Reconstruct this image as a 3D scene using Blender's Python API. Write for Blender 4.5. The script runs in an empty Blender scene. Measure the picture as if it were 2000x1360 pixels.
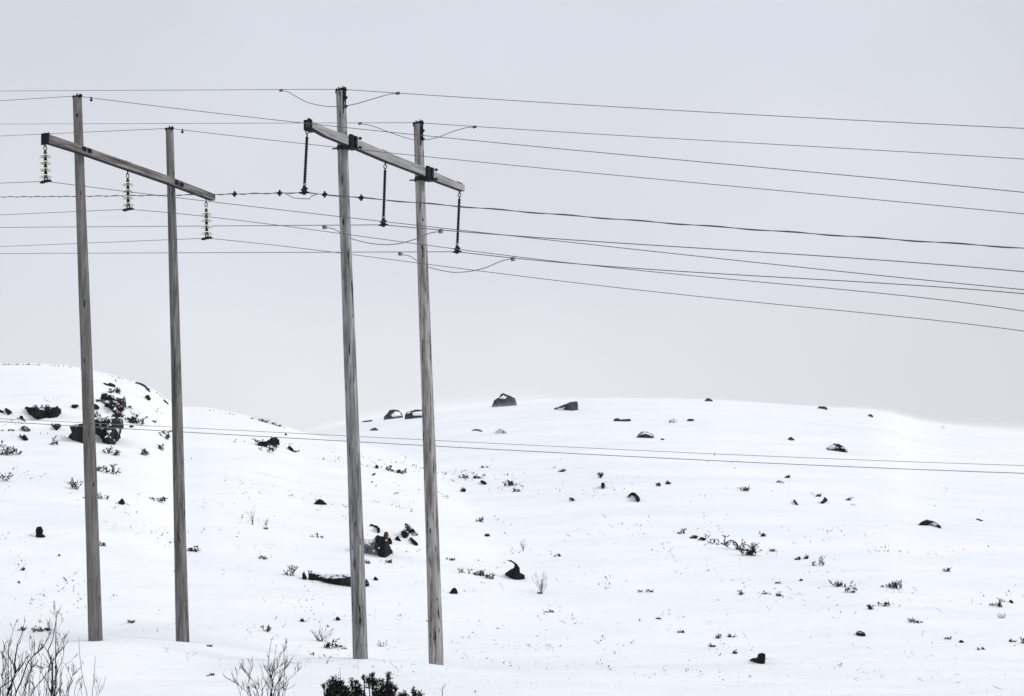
import bpy, bmesh, math, random
import numpy as np
from mathutils import Vector, Matrix, noise as mnoise
from mathutils.geometry import delaunay_2d_cdt
R = math.radians
S = bpy.context.scene
COL = S.collection

# ------------------------------------------------------------------ camera, sky, sun, exposure
F = 6000.0            # focal length in photograph pixels (2000 wide)
HOR = 1600.0          # eye level, below the bottom of the frame: the camera looks up the slope
EYE = 1.6
cam_d = bpy.data.cameras.new('camera')
cam = bpy.data.objects.new('camera', cam_d); COL.objects.link(cam)
cam.location = (0, 0, EYE); cam.rotation_euler = (R(90), 0, 0)
cam_d.sensor_width = 36; cam_d.lens = 36 * F / 2000; cam_d.shift_y = (HOR - 680) / 2000
cam_d.clip_start = 0.5; cam_d.clip_end = 5000
S.camera = cam

SUN_EL, SUN_AZ = R(34), R(118)     # behind the camera, a little to the right; veiled by cloud
W = bpy.data.worlds.new('World'); S.world = W; W.use_nodes = True
nt = W.node_tree; nt.nodes.clear()
def wn(t, **k):
    n = nt.nodes.new(t)
    for a, b in k.items(): setattr(n, a, b)
    return n
tc = wn('ShaderNodeTexCoord')
sky = wn('ShaderNodeTexSky', sky_type='NISHITA', sun_disc=False, sun_elevation=SUN_EL, sun_rotation=SUN_AZ)
skyb = wn('ShaderNodeBackground'); skyb.inputs[1].default_value = 0.05
hs = wn('ShaderNodeHueSaturation'); hs.inputs['Saturation'].default_value = 0.2
nt.links.new(sky.outputs[0], hs.inputs['Color']); nt.links.new(hs.outputs[0], skyb.inputs[0])
sep = wn('ShaderNodeSeparateXYZ'); nt.links.new(tc.outputs['Generated'], sep.inputs[0])
ramp = wn('ShaderNodeValToRGB')            # overcast: the cloud deck brightens towards the zenith
cr = ramp.color_ramp
cr.elements[0].position = 0.0; cr.elements[0].color = (0.515, 0.505, 0.53, 1)
cr.elements[1].position = 1.0; cr.elements[1].color = (0.69, 0.71, 0.75, 1)
for p, c in ((0.12, (0.505, 0.494, 0.52, 1)), (0.17, (0.458, 0.464, 0.512, 1)), (0.25, (0.478, 0.494, 0.552, 1)), (0.42, (0.58, 0.60, 0.65, 1))):
    e = cr.elements.new(p); e.color = c
nt.links.new(sep.outputs[2], ramp.inputs[0])
mp = wn('ShaderNodeMapping'); mp.inputs['Scale'].default_value = (3.2, 3.2, 4.5); mp.inputs['Location'].default_value = (1.35, 0.4, 0.2); mp.inputs['Rotation'].default_value = (0.0, R(28), 0.0)
nt.links.new(tc.outputs['Generated'], mp.inputs[0])
nz = wn('ShaderNodeTexNoise'); nz.inputs['Scale'].default_value = 1.6; nz.inputs['Detail'].default_value = 3.0; nz.inputs['Roughness'].default_value = 0.45
nt.links.new(mp.outputs[0], nz.inputs['Vector'])
mr = wn('ShaderNodeMapRange'); mr.inputs[1].default_value = 0.3; mr.inputs[2].default_value = 0.7; mr.inputs[3].default_value = 0.92; mr.inputs[4].default_value = 1.15
nt.links.new(nz.outputs[0], mr.inputs[0])
cloudb = wn('ShaderNodeBackground')
dp = wn('ShaderNodeVectorMath', operation='DOT_PRODUCT'); dp.inputs[1].default_value = Vector((0.012, 1.0, 0.215)).normalized()     # thinner cloud ahead, thicker to the sides
nrm = wn('ShaderNodeVectorMath', operation='NORMALIZE'); nt.links.new(tc.outputs['Generated'], nrm.inputs[0]); nt.links.new(nrm.outputs[0], dp.inputs[0])
m2 = wn('ShaderNodeMapRange', interpolation_type='SMOOTHSTEP'); m2.inputs[1].default_value = 0.981; m2.inputs[2].default_value = 1.0; m2.inputs[3].default_value = 0.945; m2.inputs[4].default_value = 1.045
nt.links.new(dp.outputs['Value'], m2.inputs[0])
mm = wn('ShaderNodeMath', operation='MULTIPLY'); nt.links.new(mr.outputs[0], mm.inputs[0]); nt.links.new(m2.outputs[0], mm.inputs[1])
nt.links.new(ramp.outputs[0], cloudb.inputs[0]); nt.links.new(mm.outputs[0], cloudb.inputs[1])
addw = wn('ShaderNodeAddShader'); out = wn('ShaderNodeOutputWorld')
nt.links.new(skyb.outputs[0], addw.inputs[0]); nt.links.new(cloudb.outputs[0], addw.inputs[1]); nt.links.new(addw.outputs[0], out.inputs[0])

sun_d = bpy.data.lights.new('sun', 'SUN'); sun_d.energy = 1.35; sun_d.angle = R(14); sun_d.color = (1.0, 0.97, 0.92)
sun = bpy.data.objects.new('sun', sun_d); COL.objects.link(sun)
sun.rotation_euler = (R(90) - SUN_EL, 0, R(180) - SUN_AZ)
S.view_settings.view_transform = 'Standard'; S.view_settings.look = 'None'
S.cycles.volume_bounces = 6
S.view_settings.exposure = 0.0; S.view_settings.gamma = 1.0

# ------------------------------------------------------------------ helpers
def P(x, y, Z):
    """pixel of the photograph at depth Z -> world point"""
    return Vector(((x - 1000) / F * Z, Z, EYE + (HOR - y) / F * Z))

def tag(o, label=None, cat=None, group=None, kind=None):
    if label: o['label'] = label
    if cat: o['category'] = cat
    if group: o['group'] = group
    if kind: o['kind'] = kind
    return o

def empty(name, loc):
    o = bpy.data.objects.new(name, None); COL.objects.link(o)
    o.location = loc; o.empty_display_size = 0.2
    return o

class MB:
    """collects faces, then links them as one mesh object"""
    def __init__(s): s.v = []; s.f = []
    def add(s, vs, fs):
        n = len(s.v); s.v += [tuple(v) for v in vs]; s.f += [tuple(i + n for i in f) for f in fs]
    def tube(s, pts, rad, n=6, caps=True):
        pts = [Vector(p) for p in pts]
        if not hasattr(rad, '__len__'): rad = [rad] * len(pts)
        vs = []; fs = []
        up = Vector((0.13, 0.21, 0.97))
        for i, p in enumerate(pts):
            t = pts[min(i + 1, len(pts) - 1)] - pts[max(i - 1, 0)]
            if t.length < 1e-9: t = Vector((0, 0, 1))
            t.normalize()
            a = t.cross(up)
            if a.length < 0.15: a = t.cross(Vector((1, 0.2, 0)))
            a.normalize(); b = t.cross(a)
            for k in range(n):
                w = 2 * math.pi * k / n
                vs.append(p + (a * math.cos(w) + b * math.sin(w)) * rad[i])
        for i in range(len(pts) - 1):
            for k in range(n):
                fs.append((i * n + k, i * n + (k + 1) % n, (i + 1) * n + (k + 1) % n, (i + 1) * n + k))
        if caps:
            fs.append(tuple(range(n))[::-1]); m = (len(pts) - 1) * n; fs.append(tuple(m + k for k in range(n)))
        s.add(vs, fs)
    def box(s, c, ax, ay, az, hx, hy, hz):
        c = Vector(c); vs = []
        for i in (-1, 1):
            for j in (-1, 1):
                for k in (-1, 1): vs.append(c + ax * (i * hx) + ay * (j * hy) + az * (k * hz))
        s.add(vs, [(0, 1, 3, 2), (4, 6, 7, 5), (0, 4, 5, 1), (2, 3, 7, 6), (0, 2, 6, 4), (1, 5, 7, 3)])
    def lathe(s, prof, base, axis, n=20):
        """prof: (radius, distance along axis)"""
        axis = axis.normalized(); a = axis.cross(Vector((0, 1, 0.1))).normalized(); b = axis.cross(a)
        vs = []; fs = []
        for r, h in prof:
            for k in range(n):
                w = 2 * math.pi * k / n
                vs.append(base + axis * h + (a * math.cos(w) + b * math.sin(w)) * max(r, 1e-4))
        for i in range(len(prof) - 1):
            for k in range(n):
                fs.append((i * n + k, i * n + (k + 1) % n, (i + 1) * n + (k + 1) % n, (i + 1) * n + k))
        fs.append(tuple(range(n))[::-1]); m = (len(prof) - 1) * n; fs.append(tuple(m + k for k in range(n)))
        s.add(vs, fs)
    def torus(s, c, u, v, ru, rv, r, n=14):
        c = Vector(c)
        pts = [c + u * (ru * math.cos(2 * math.pi * k / n)) + v * (rv * math.sin(2 * math.pi * k / n)) for k in range(n + 1)]
        s.tube(pts, r, 5, caps=False)
    def leaf(s, p, d, ln, wd, rng):
        d = d.normalized(); a = d.cross(Vector((rng.uniform(-1, 1), rng.uniform(-1, 1), rng.uniform(-1, 1))))
        if a.length < 1e-3: a = d.cross(Vector((1, 0, 0.3)))
        a.normalize(); up = d.cross(a) * (ln * 0.12)
        s.add([p, p + d * ln * 0.45 + a * wd * 0.5 + up, p + d * ln, p + d * ln * 0.45 - a * wd * 0.5 + up], [(0, 1, 2), (0, 2, 3)])
    def build(s, name, mat, parent=None, origin=None, smooth=False):
        if not s.f: return None
        o0 = Vector(origin) if origin is not None else Vector((0, 0, 0))
        me = bpy.data.meshes.new(name)
        me.from_pydata([tuple(Vector(v) - o0) for v in s.v], [], s.f); me.validate(); me.update()
        bm = bmesh.new(); bm.from_mesh(me); bmesh.ops.recalc_face_normals(bm, faces=bm.faces); bm.to_mesh(me); bm.free()
        if smooth: me.polygons.foreach_set('use_smooth', [True] * len(me.polygons))
        me.materials.append(mat)
        o = bpy.data.objects.new(name, me); COL.objects.link(o)
        if parent is not None:
            o.parent = parent; o.location = o0 - WORLD[parent.name]
        else: o.location = o0
        WORLD[o.name] = o0.copy()
        return o
WORLD = {}
def root(name, loc, *a, **k):
    o = empty(name, loc); WORLD[o.name] = Vector(loc); return tag(o, *a, **k)

# ------------------------------------------------------------------ materials
def mat(name, col, rough=0.8, metal=0.0):
    m = bpy.data.materials.new(name); m.use_nodes = True
    b = m.node_tree.nodes['Principled BSDF']
    b.inputs['Base Color'].default_value = (*col, 1); b.inputs['Roughness'].default_value = rough; b.inputs['Metallic'].default_value = metal
    return m, m.node_tree, b
def N(t, ty, **k):
    n = t.nodes.new(ty)
    for a, b in k.items(): setattr(n, a, b)
    return n
def noise(t, vec, scale, detail=3, rough=0.55, sc=(1, 1, 1), loc=(0, 0, 0)):
    m = N(t, 'ShaderNodeMapping'); m.inputs['Scale'].default_value = sc; m.inputs['Location'].default_value = loc; t.links.new(vec, m.inputs[0])
    n = N(t, 'ShaderNodeTexNoise'); n.inputs['Scale'].default_value = scale; n.inputs['Detail'].default_value = detail; n.inputs['Roughness'].default_value = rough
    t.links.new(m.outputs[0], n.inputs['Vector']); return n.outputs[0]
def mrange(t, v, a, b, c=0.0, d=1.0):
    n = N(t, 'ShaderNodeMapRange'); n.inputs[1].default_value = a; n.inputs[2].default_value = b; n.inputs[3].default_value = c; n.inputs[4].default_value = d
    t.links.new(v, n.inputs[0]); return n.outputs[0]
def mixc(t, f, a, b):
    n = N(t, 'ShaderNodeMix', data_type='RGBA')
    for s, v in ((n.inputs[0], f), (n.inputs[6], a), (n.inputs[7], b)):
        if isinstance(v, (tuple, list)): s.default_value = (*v, 1)
        elif isinstance(v, (int, float)): s.default_value = v
        else: t.links.new(v, s)
    return n.outputs[2]
def math_(t, op, a, b=None):
    n = N(t, 'ShaderNodeMath', operation=op)
    for s, v in ((n.inputs[0], a), (n.inputs[1], b)):
        if v is None: continue
        if isinstance(v, (int, float)): s.default_value = v
        else: t.links.new(v, s)
    return n.outputs[0]
def bump(t, b, h, strength, dist):
    n = N(t, 'ShaderNodeBump'); n.inputs['Strength'].default_value = strength; n.inputs['Distance'].default_value = dist
    t.links.new(h, n.inputs['Height']); t.links.new(n.outputs[0], b.inputs['Normal'])

def snow_mat():
    m, t, b = mat('snow', (0.86, 0.885, 0.93), 0.75)
    ob = N(t, 'ShaderNodeTexCoord').outputs['Object']
    big = noise(t, ob, 0.45, 5, 0.6, (0.4, 1, 1)); fine = noise(t, ob, 3.5, 4, 0.65, (0.3, 1, 1))
    t.links.new(mixc(t, mrange(t, big, 0.3, 0.7), (0.805, 0.828, 0.872), (0.895, 0.908, 0.93)), b.inputs['Base Color'])
    bump(t, b, math_(t, 'ADD', math_(t, 'MULTIPLY', big, 1.0), math_(t, 'MULTIPLY', fine, 0.25)), 1.0, 0.22)
    b.inputs['Specular IOR Level'].default_value = 0.2
    return m

def wood_mat(name, pale, mid, dark, crack, seed, crack_lo=0.64, stain_shade=0.0):
    """weathered round pole: long streaks, checks, knots (object space, z along the pole)"""
    m, t, b = mat(name, mid, 0.9)
    b.inputs['Specular IOR Level'].default_value = 0.15
    ob = N(t, 'ShaderNodeTexCoord').outputs['Object']
    broad = noise(t, ob, 1.0, 3, 0.55, (7, 7, 0.42), (seed, seed * 2, seed * 3))
    streak = noise(t, ob, 1.0, 4, 0.6, (19, 19, 1.05), (seed * 2, 0, 0))
    blot = noise(t, ob, 1.0, 4, 0.65, (9, 9, 1.6), (0, seed * 5, seed))
    fine = noise(t, ob, 1.0, 3, 0.7, (70, 70, 9), (seed, 1, 1))
    c = mixc(t, mrange(t, broad, 0.36, 0.62), dark, mid)
    c = mixc(t, mrange(t, streak, 0.42, 0.66), c, pale)
    c = mixc(t, mrange(t, blot, 0.52, 0.74, 0, 0.75), c, dark)
    c = mixc(t, mrange(t, fine, 0.5, 0.75, 0, 0.45), c, dark)
    if stain_shade:  # dark stripe facing the camera: part stain, part painted shade between brighter edges
        sx = N(t, 'ShaderNodeSeparateXYZ'); t.links.new(ob, sx.inputs[0])
        px_ = math_(t, 'ADD', math_(t, 'ADD', sx.outputs[0], math_(t, 'MULTIPLY', sx.outputs[2], 0.0333)), math_(t, 'MULTIPLY', math_(t, 'SUBTRACT', blot, 0.5), 0.16))
        sn = noise(t, ob, 1.0, 2, 0.5, (1, 1, 0.35), (0, 0, seed))
        st_ = math_(t, 'MULTIPLY', mrange(t, math_(t, 'ABSOLUTE', math_(t, 'ADD', px_, 0.01)), 0.09, 0.02), mrange(t, sn, 0.38, 0.6))
        c = mixc(t, math_(t, 'MULTIPLY', st_, stain_shade), c, dark)
    ck = noise(t, ob, 1.0, 3, 0.6, (15, 15, 1.35), (seed * 7, 3, 1))
    kn = noise(t, ob, 1.0, 1, 0.5, (12, 12, 3.2), (seed, 5, seed))
    cf = mrange(t, ck, crack_lo, crack_lo + 0.035)
    kf = mrange(t, kn, 0.73, 0.76)
    c = mixc(t, math_(t, 'MAXIMUM', cf, kf), c, crack)
    t.links.new(c, b.inputs['Base Color'])
    h = math_(t, 'SUBTRACT', math_(t, 'MULTIPLY', streak, 0.6), cf)
    bump(t, b, h, 0.6, 0.02)
    return m

def beam_mat(name, pale, mid, dark, axis, seed):
    m, t, b = mat(name, mid, 0.88)
    b.inputs['Specular IOR Level'].default_value = 0.15
    ob = N(t, 'ShaderNodeTexCoord').outputs['Object']
    vr = N(t, 'ShaderNodeVectorRotate', rotation_type='Z_AXIS'); vr.inputs['Angle'].default_value = -math.atan2(axis.y, axis.x)
    t.links.new(ob, vr.inputs[0]); v = vr.outputs[0]
    g = noise(t, v, 1.0, 4, 0.6, (0.9, 14, 14), (seed, 0, 0)); bl = noise(t, v, 1.0, 3, 0.6, (1.1, 4, 6), (0, seed, 0))
    ck = noise(t, v, 1.0, 2, 0.5, (0.7, 12, 19), (seed, seed, 4))
    c = mixc(t, mrange(t, g, 0.38, 0.64), dark, pale); c = mixc(t, mrange(t, bl, 0.45, 0.7, 0, 0.8), c, mid)
    c = mixc(t, mrange(t, ck, 0.66, 0.7), c, (0.02, 0.018, 0.016))
    t.links.new(c, b.inputs['Base Color']); bump(t, b, g, 0.4, 0.01)
    return m

def rock_mat(name, a, bcol, snow, frost=(0.7, 0.73, 0.78), scale=2.2):
    """snow: 0 none .. 1 mostly covered, lying in patches and on what faces up"""
    m, t, b = mat(name, a, 0.85)
    b.inputs['Specular IOR Level'].default_value = 0.04
    tcn = N(t, 'ShaderNodeTexCoord'); ob = tcn.outputs['Object']
    n1 = noise(t, ob, scale, 5, 0.65); n2 = noise(t, ob, scale * 5, 4, 0.7)
    c = mixc(t, mrange(t, n1, 0.4, 0.66), a, bcol); c = mixc(t, mrange(t, n2, 0.6, 0.8, 0, 0.5), c, tuple(x * 1.7 for x in bcol))
    if snow > 0:
        ge = N(t, 'ShaderNodeNewGeometry'); sx = N(t, 'ShaderNodeSeparateXYZ'); t.links.new(ge.outputs['Normal'], sx.inputs[0])
        pn = noise(t, ob, 1.5 * scale / 2.2, 4, 0.6, (1, 1, 1.3), (3, 7, 1))
        s = math_(t, 'ADD', math_(t, 'MULTIPLY', sx.outputs[2], 0.28), pn)
        th = 0.78 - 0.45 * snow
        c = mixc(t, mrange(t, s, th, th + 0.05), c, frost)
    t.links.new(c, b.inputs['Base Color']); bump(t, b, math_(t, 'ADD', n1, math_(t, 'MULTIPLY', n2, 0.3)), 0.8, 0.08)
    return m

M = {}
M['snow'] = snow_mat()
M['steel'], _t, _b = mat('black_steel', (0.006, 0.0065, 0.009), 0.7, 0.0)
M['galv'], _t, _b = mat('galvanised', (0.24, 0.25, 0.27), 0.5, 0.6)
M['wire'], _t, _b = mat('wire', (0.075, 0.074, 0.078), 0.6, 0.2)
M['palewire'], _t, _b = mat('pale_thin_wire', (0.17, 0.165, 0.16), 0.6, 0.0)
M['alu'], _t, _b = mat('aluminium_wire', (0.13, 0.13, 0.14), 0.55, 0.4)
M['rubber'], _t, _b = mat('dark_polymer', (0.004, 0.005, 0.010), 0.7)
for _k in ('steel', 'rubber', 'twig0'):
    if _k in M: M[_k].node_tree.nodes['Principled BSDF'].inputs['Specular IOR Level'].default_value = 0.12
M['green'], _t, _b = mat('green_plate', (0.012, 0.045, 0.025), 0.6)
M['rust'], _t, _b = mat('rusty_cap', (0.03, 0.018, 0.012), 0.8)
M['glass'], _t, _b = mat('insulator_glass', (0.85, 0.83, 0.71), 0.08)
_b.inputs['Transmission Weight'].default_value = 1.0; _b.inputs['IOR'].default_value = 1.10
M['drygrass'], _t, _b = mat('dry_grass', (0.42, 0.415, 0.42), 0.9)
M['twig'], _t, _b = mat('twig_bark', (0.012, 0.009, 0.010), 0.95)
M['paletwig'], _t, _b = mat('pale_twig', (0.045, 0.038, 0.038), 0.9)
M['twig'].node_tree.nodes['Principled BSDF'].inputs['Specular IOR Level'].default_value = 0.05
def leaf_mat(name, a, b_):
    m, t, b = mat(name, a, 0.9); b.inputs['Specular IOR Level'].default_value = 0.04
    ob = N(t, 'ShaderNodeTexCoord').outputs['Object']
    t.links.new(mixc(t, mrange(t, noise(t, ob, 9, 2), 0.4, 0.65), a, b_), b.inputs['Base Color']); return m
M['leaf'] = leaf_mat('juniper_needles', (0.006, 0.008, 0.005), (0.016, 0.02, 0.010))
M['heath'] = leaf_mat('dark_heath', (0.010, 0.010, 0.010), (0.030, 0.026, 0.018))
M['brownheath'] = leaf_mat('brown_heath', (0.05, 0.022, 0.012), (0.016, 0.011, 0.008))
M['rock'] = rock_mat('dark_rock', (0.003, 0.0033, 0.0045), (0.015, 0.016, 0.019), 0.0)
M['rocksn'] = rock_mat('dark_rock_with_snow', (0.004, 0.0045, 0.0065), (0.02, 0.021, 0.025), 0.15)
M['rockfar'] = rock_mat('hazed_grey_boulder', (0.035, 0.037, 0.045), (0.085, 0.09, 0.10), 0.0, scale=1.2)  # paler than near rock: some of the ridge haze is in this colour
M['rockfarsn'] = rock_mat('hazed_grey_boulder_with_snow', (0.03, 0.032, 0.04), (0.08, 0.084, 0.095), 0.25, scale=1.4)  # same haze-paled grey, with snow lying on it
M['rockfaint'] = rock_mat('snow_plastered_rock', (0.10, 0.105, 0.12), (0.2, 0.205, 0.22), 0.85, scale=1.6)
M['frosty'] = rock_mat('frosted_rock', (0.10, 0.10, 0.11), (0.30, 0.30, 0.32), 0.45, scale=5)
M['outcrop'] = rock_mat('outcrop_rock', (0.003, 0.003, 0.004), (0.03, 0.028, 0.027), 0.34, scale=2.6)
M['brownrock'] = rock_mat('brown_rock', (0.006, 0.005, 0.004), (0.045, 0.024, 0.013), 0.36, scale=3)
M['redrock'] = rock_mat('rust_brown_stone', (0.05, 0.018, 0.009), (0.12, 0.045, 0.022), 0.0, scale=4)
M['greyrock'] = rock_mat('pale_grey_rock', (0.06, 0.055, 0.055), (0.16, 0.15, 0.15), 0.3, scale=4)

# ------------------------------------------------------------------ ground
_xs = np.arange(-3000.0, 5001.0, 10.0)
def _sm(a, k=3):
    for _ in range(k): a = np.convolve(np.pad(a, 1, mode='edge'), [0.25, 0.5, 0.25], 'valid')
    return a
ycR = _sm(np.interp(_xs, [-3000, -500, 0, 400, 560, 600, 640, 700, 760, 850, 930, 1000, 1080, 1180, 1300, 1400, 1500, 1600, 1700, 1740, 1790, 1850, 1920, 2000, 2400, 5000],
                    [1000, 965, 940, 892, 862, 845, 835, 822, 814, 803, 796, 791, 785, 778.5, 779, 782, 789, 796, 802, 808, 824, 834, 840, 847, 880, 950]))
ycL = _sm(np.interp(_xs, [-3000, -600, -200, 0, 60, 130, 180, 230, 280, 320, 338, 350, 400, 440, 480, 530, 570, 600, 700, 800, 950, 1100, 1300, 5000],
                    [760, 735, 716, 711.5, 711.5, 715, 724, 737, 752, 776, 793, 800, 799, 806, 814, 827, 840, 849, 866, 888, 930, 985, 1100, 1100]), 2)
YR, YL = 220.0, 142.0
def gfun(t, a): return t * (1 + a * (1 - t))
_bk = np.array([[-200, -2.2], [-60, -1.8], [0, -1.6], [40, -0.35], [52, 1.0], [60, 2.05], [66, 2.75], [71, 3.3], [77, 4.12]])
_yy = np.arange(-220, 78, 1.0)
_hb = _sm(np.interp(_yy, _bk[:, 0], _bk[:, 1]), 6)
def base_h(Y): return np.interp(Y, _yy, _hb)
H77 = float(base_h(76.99))
def hill(Hc, Y, Yc, a, fall):
    t = np.clip((Y - 77) / (Yc - 77), 0, 1)
    up = H77 + (Hc - H77) * gfun(t, a)
    return np.where(Y <= 77, base_h(Y), np.where(Y <= Yc, up, Hc + fall * (Y - Yc)))
def _fit(yc, Yc, a, fall):
    Hc = (HOR - yc) * Yc / F
    Y = np.arange(78, Yc + 60, 1.0)[None, :]
    for _ in range(6):
        ym = (HOR - F * hill(Hc[:, None], Y, Yc, a, fall) / Y).min(1)
        Hc = Hc + (ym - yc) * Yc / F
    return Hc
HcR = _fit(ycR, YR, 0.36, -0.01); HcL = _fit(ycL, YL, 0.42, -0.16)
_rng = np.random.default_rng(5)
_wv = [(_rng.uniform(0.15, 1.5), _rng.normal(0, 0.5) + math.pi / 2, _rng.uniform(0, 6.28)) for _ in range(26)]
BASES = [(187, 1251, 73.5), (357, 1257, 77.0), (704, 1286.5, 71.0), (852, 1307.5, 74.4)]     # snow line at the four poles
_rb = None
def ground_h(X, Y, rbf=True):
    """height above eye level"""
    X = np.asarray(X, float); Y = np.asarray(Y, float)
    xs = 1000 + F * np.clip(X / np.maximum(Y, 30), -0.6, 0.6)
    a = hill(np.interp(xs, _xs, HcR), Y, YR, 0.36, -0.01); b = hill(np.interp(xs, _xs, HcL), Y, YL, 0.42, -0.16)
    k = 0.6 * np.clip((Y - 79) / 25, 0, 1)
    h = (a + b + np.sqrt((a - b) ** 2 + k)) / 2 - np.sqrt(k) / 2 * np.exp(-np.abs(a - b))
    amp = np.clip((Y - 20) / 40, 0.2, 1.0) * np.clip(1.25 - np.abs(Y - 105) / 90, 0.2, 1)
    w = 0
    for fr, an, ph in _wv: w = w + np.sin(fr * (X * math.cos(an) + Y * math.sin(an)) + ph) / (1 + 2.2 * fr)
    h = h + 0.032 * amp * w
    rx = X * 0.94 + Y * 0.34; ry = -X * 0.34 + Y * 0.94                    # wind crust: short ridges lying along the wind
    env = np.clip(np.sin(rx * 0.11 + 1.3 * np.sin(ry * 0.17)) + np.sin(ry * 0.23 + 1.7 * np.sin(rx * 0.07)), 0, 2)
    h = h + 0.024 * amp * env * (np.sin(ry * 2.3 + 1.1 * np.sin(rx * 0.5) + 0.8 * np.sin(rx * 1.3)) + 0.6 * np.sin(ry * 3.7 + 1.4 * np.sin(rx * 0.8)))
    if rbf and _rb is not None:
        for (bx, by, c) in _rb: h = h + c * np.exp(-((X - bx) ** 2 + (Y - by) ** 2) / (2 * 2.0 ** 2))
    return h
_bp = [((x - 1000) / F * Z, Z, (HOR - y) / F * Z) for x, y, Z in BASES]
_A = np.array([[math.exp(-((p[0] - q[0]) ** 2 + (p[1] - q[1]) ** 2) / (2 * 2.0 ** 2)) for q in _bp] for p in _bp])
_d = np.array([p[2] - float(ground_h(p[0], p[1], False)) for p in _bp])
_c = np.linalg.solve(_A, _d)
_rb = [(p[0], p[1], c) for p, c in zip(_bp, _c)]

_Ys = np.concatenate([np.arange(40, 160, 0.2), np.arange(160, 226, 0.4)])
def at(x, y):
    """depth at which the sight line through pixel (x, y) meets the snow"""
    ys = HOR - F * ground_h((x - 1000) / F * _Ys, _Ys) / _Ys
    hit = np.nonzero(ys <= y)[0]
    if len(hit) == 0: return float(_Ys[int(np.argmin(ys))])
    i = int(hit[0])
    if i == 0: return float(_Ys[0])
    t = (ys[i - 1] - y) / max(ys[i - 1] - ys[i], 1e-6)
    return float(_Ys[i - 1] + t * (_Ys[i] - _Ys[i - 1]))

def nonuni(lo, hi, dense, step, grow):
    a = list(np.arange(dense[0], dense[1] + 1e-6, step)); s = step
    while a[-1] < hi: s *= grow; a.append(a[-1] + s)
    s = step
    while a[0] > lo: s *= grow; a.insert(0, a[0] - s)
    return np.array(a)
gx = nonuni(-430, 430, (-27, 27), 0.28, 1.06); gy = np.concatenate([nonuni(-150, 50, (40, 50), 0.6, 1.15), np.arange(50.5, 150, 0.35), np.arange(150, 232, 0.7), np.geomspace(233, 640, 40)])
GX, GY = np.meshgrid(gx, gy)
GZ = ground_h(GX, GY) + EYE
me = bpy.data.meshes.new('snowy_ground')
nx, ny = len(gx), len(gy)
ii = (np.arange(ny - 1)[:, None] * nx + np.arange(nx - 1)[None, :]).ravel()
fq = np.stack([ii, ii + 1, ii + nx + 1, ii + nx], 1).astype(np.int32)
me.vertices.add(nx * ny); me.vertices.foreach_set('co', np.stack([GX, GY, GZ], -1).astype(np.float32).ravel())
me.loops.add(fq.size); me.loops.foreach_set('vertex_index', fq.ravel())
me.polygons.add(len(fq)); me.polygons.foreach_set('loop_start', np.arange(0, fq.size, 4, dtype=np.int32))
me.polygons.foreach_set('use_smooth', np.ones(len(fq), bool)); me.update(); me.validate()
me.materials.append(M['snow'])
ground = bpy.data.objects.new('snowy_ground', me); COL.objects.link(ground); tag(ground, kind='structure')

# ------------------------------------------------------------------ the two pole frames
AX = Vector((2975, 6000, 0)).normalized()                # direction of both crossarms
AN = Vector((AX.y, -AX.x, 0))                            # their side facing the camera
UP = Vector((0, 0, 1))
SL = AX.y / AX.x
def on_arm(x, y, c):
    """point at pixel (x, y) on the vertical plane of a crossarm; c = plane constant"""
    u = (x - 1000) / F
    return P(x, y, c / (1 - SL * u))
def arm_const(x, Z): X = (x - 1000) / F * Z; return Z - SL * X
_wood = {'a': wood_mat('brown_grey_pole_wood', (0.19, 0.181, 0.175), (0.14, 0.132, 0.127), (0.08, 0.074, 0.071), (0.007, 0.006, 0.006), 1.3, 0.675),
         'b': wood_mat('split_grey_pole_wood', (0.24, 0.23, 0.226), (0.14, 0.134, 0.13), (0.052, 0.048, 0.046), (0.007, 0.006, 0.006), 4.1, 0.635, 0.5),
         'c': wood_mat('checked_grey_pole_wood', (0.36, 0.355, 0.355), (0.215, 0.215, 0.218), (0.07, 0.069, 0.07), (0.006, 0.006, 0.006), 7.7, 0.615, 0.75),
         'd': wood_mat('pale_grey_pole_wood', (0.42, 0.41, 0.405), (0.275, 0.262, 0.26), (0.095, 0.078, 0.072), (0.006, 0.006, 0.006), 9.2, 0.62, 0.75)}
M['beam1'] = beam_mat('brown_beam_wood', (0.25, 0.235, 0.228), (0.11, 0.088, 0.08), (0.05, 0.042, 0.04), AX, 2.0)
M['beam2'] = beam_mat('pale_beam_wood', (0.34, 0.335, 0.335), (0.27, 0.265, 0.265), (0.18, 0.175, 0.175), AX, 5.0)

M['under'] = beam_mat('underside_painted_shade', (0.03, 0.028, 0.03), (0.016, 0.015, 0.017), (0.01, 0.01, 0.011), AX, 3.0)  # shade under the crossarms, put into the wood colour

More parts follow.
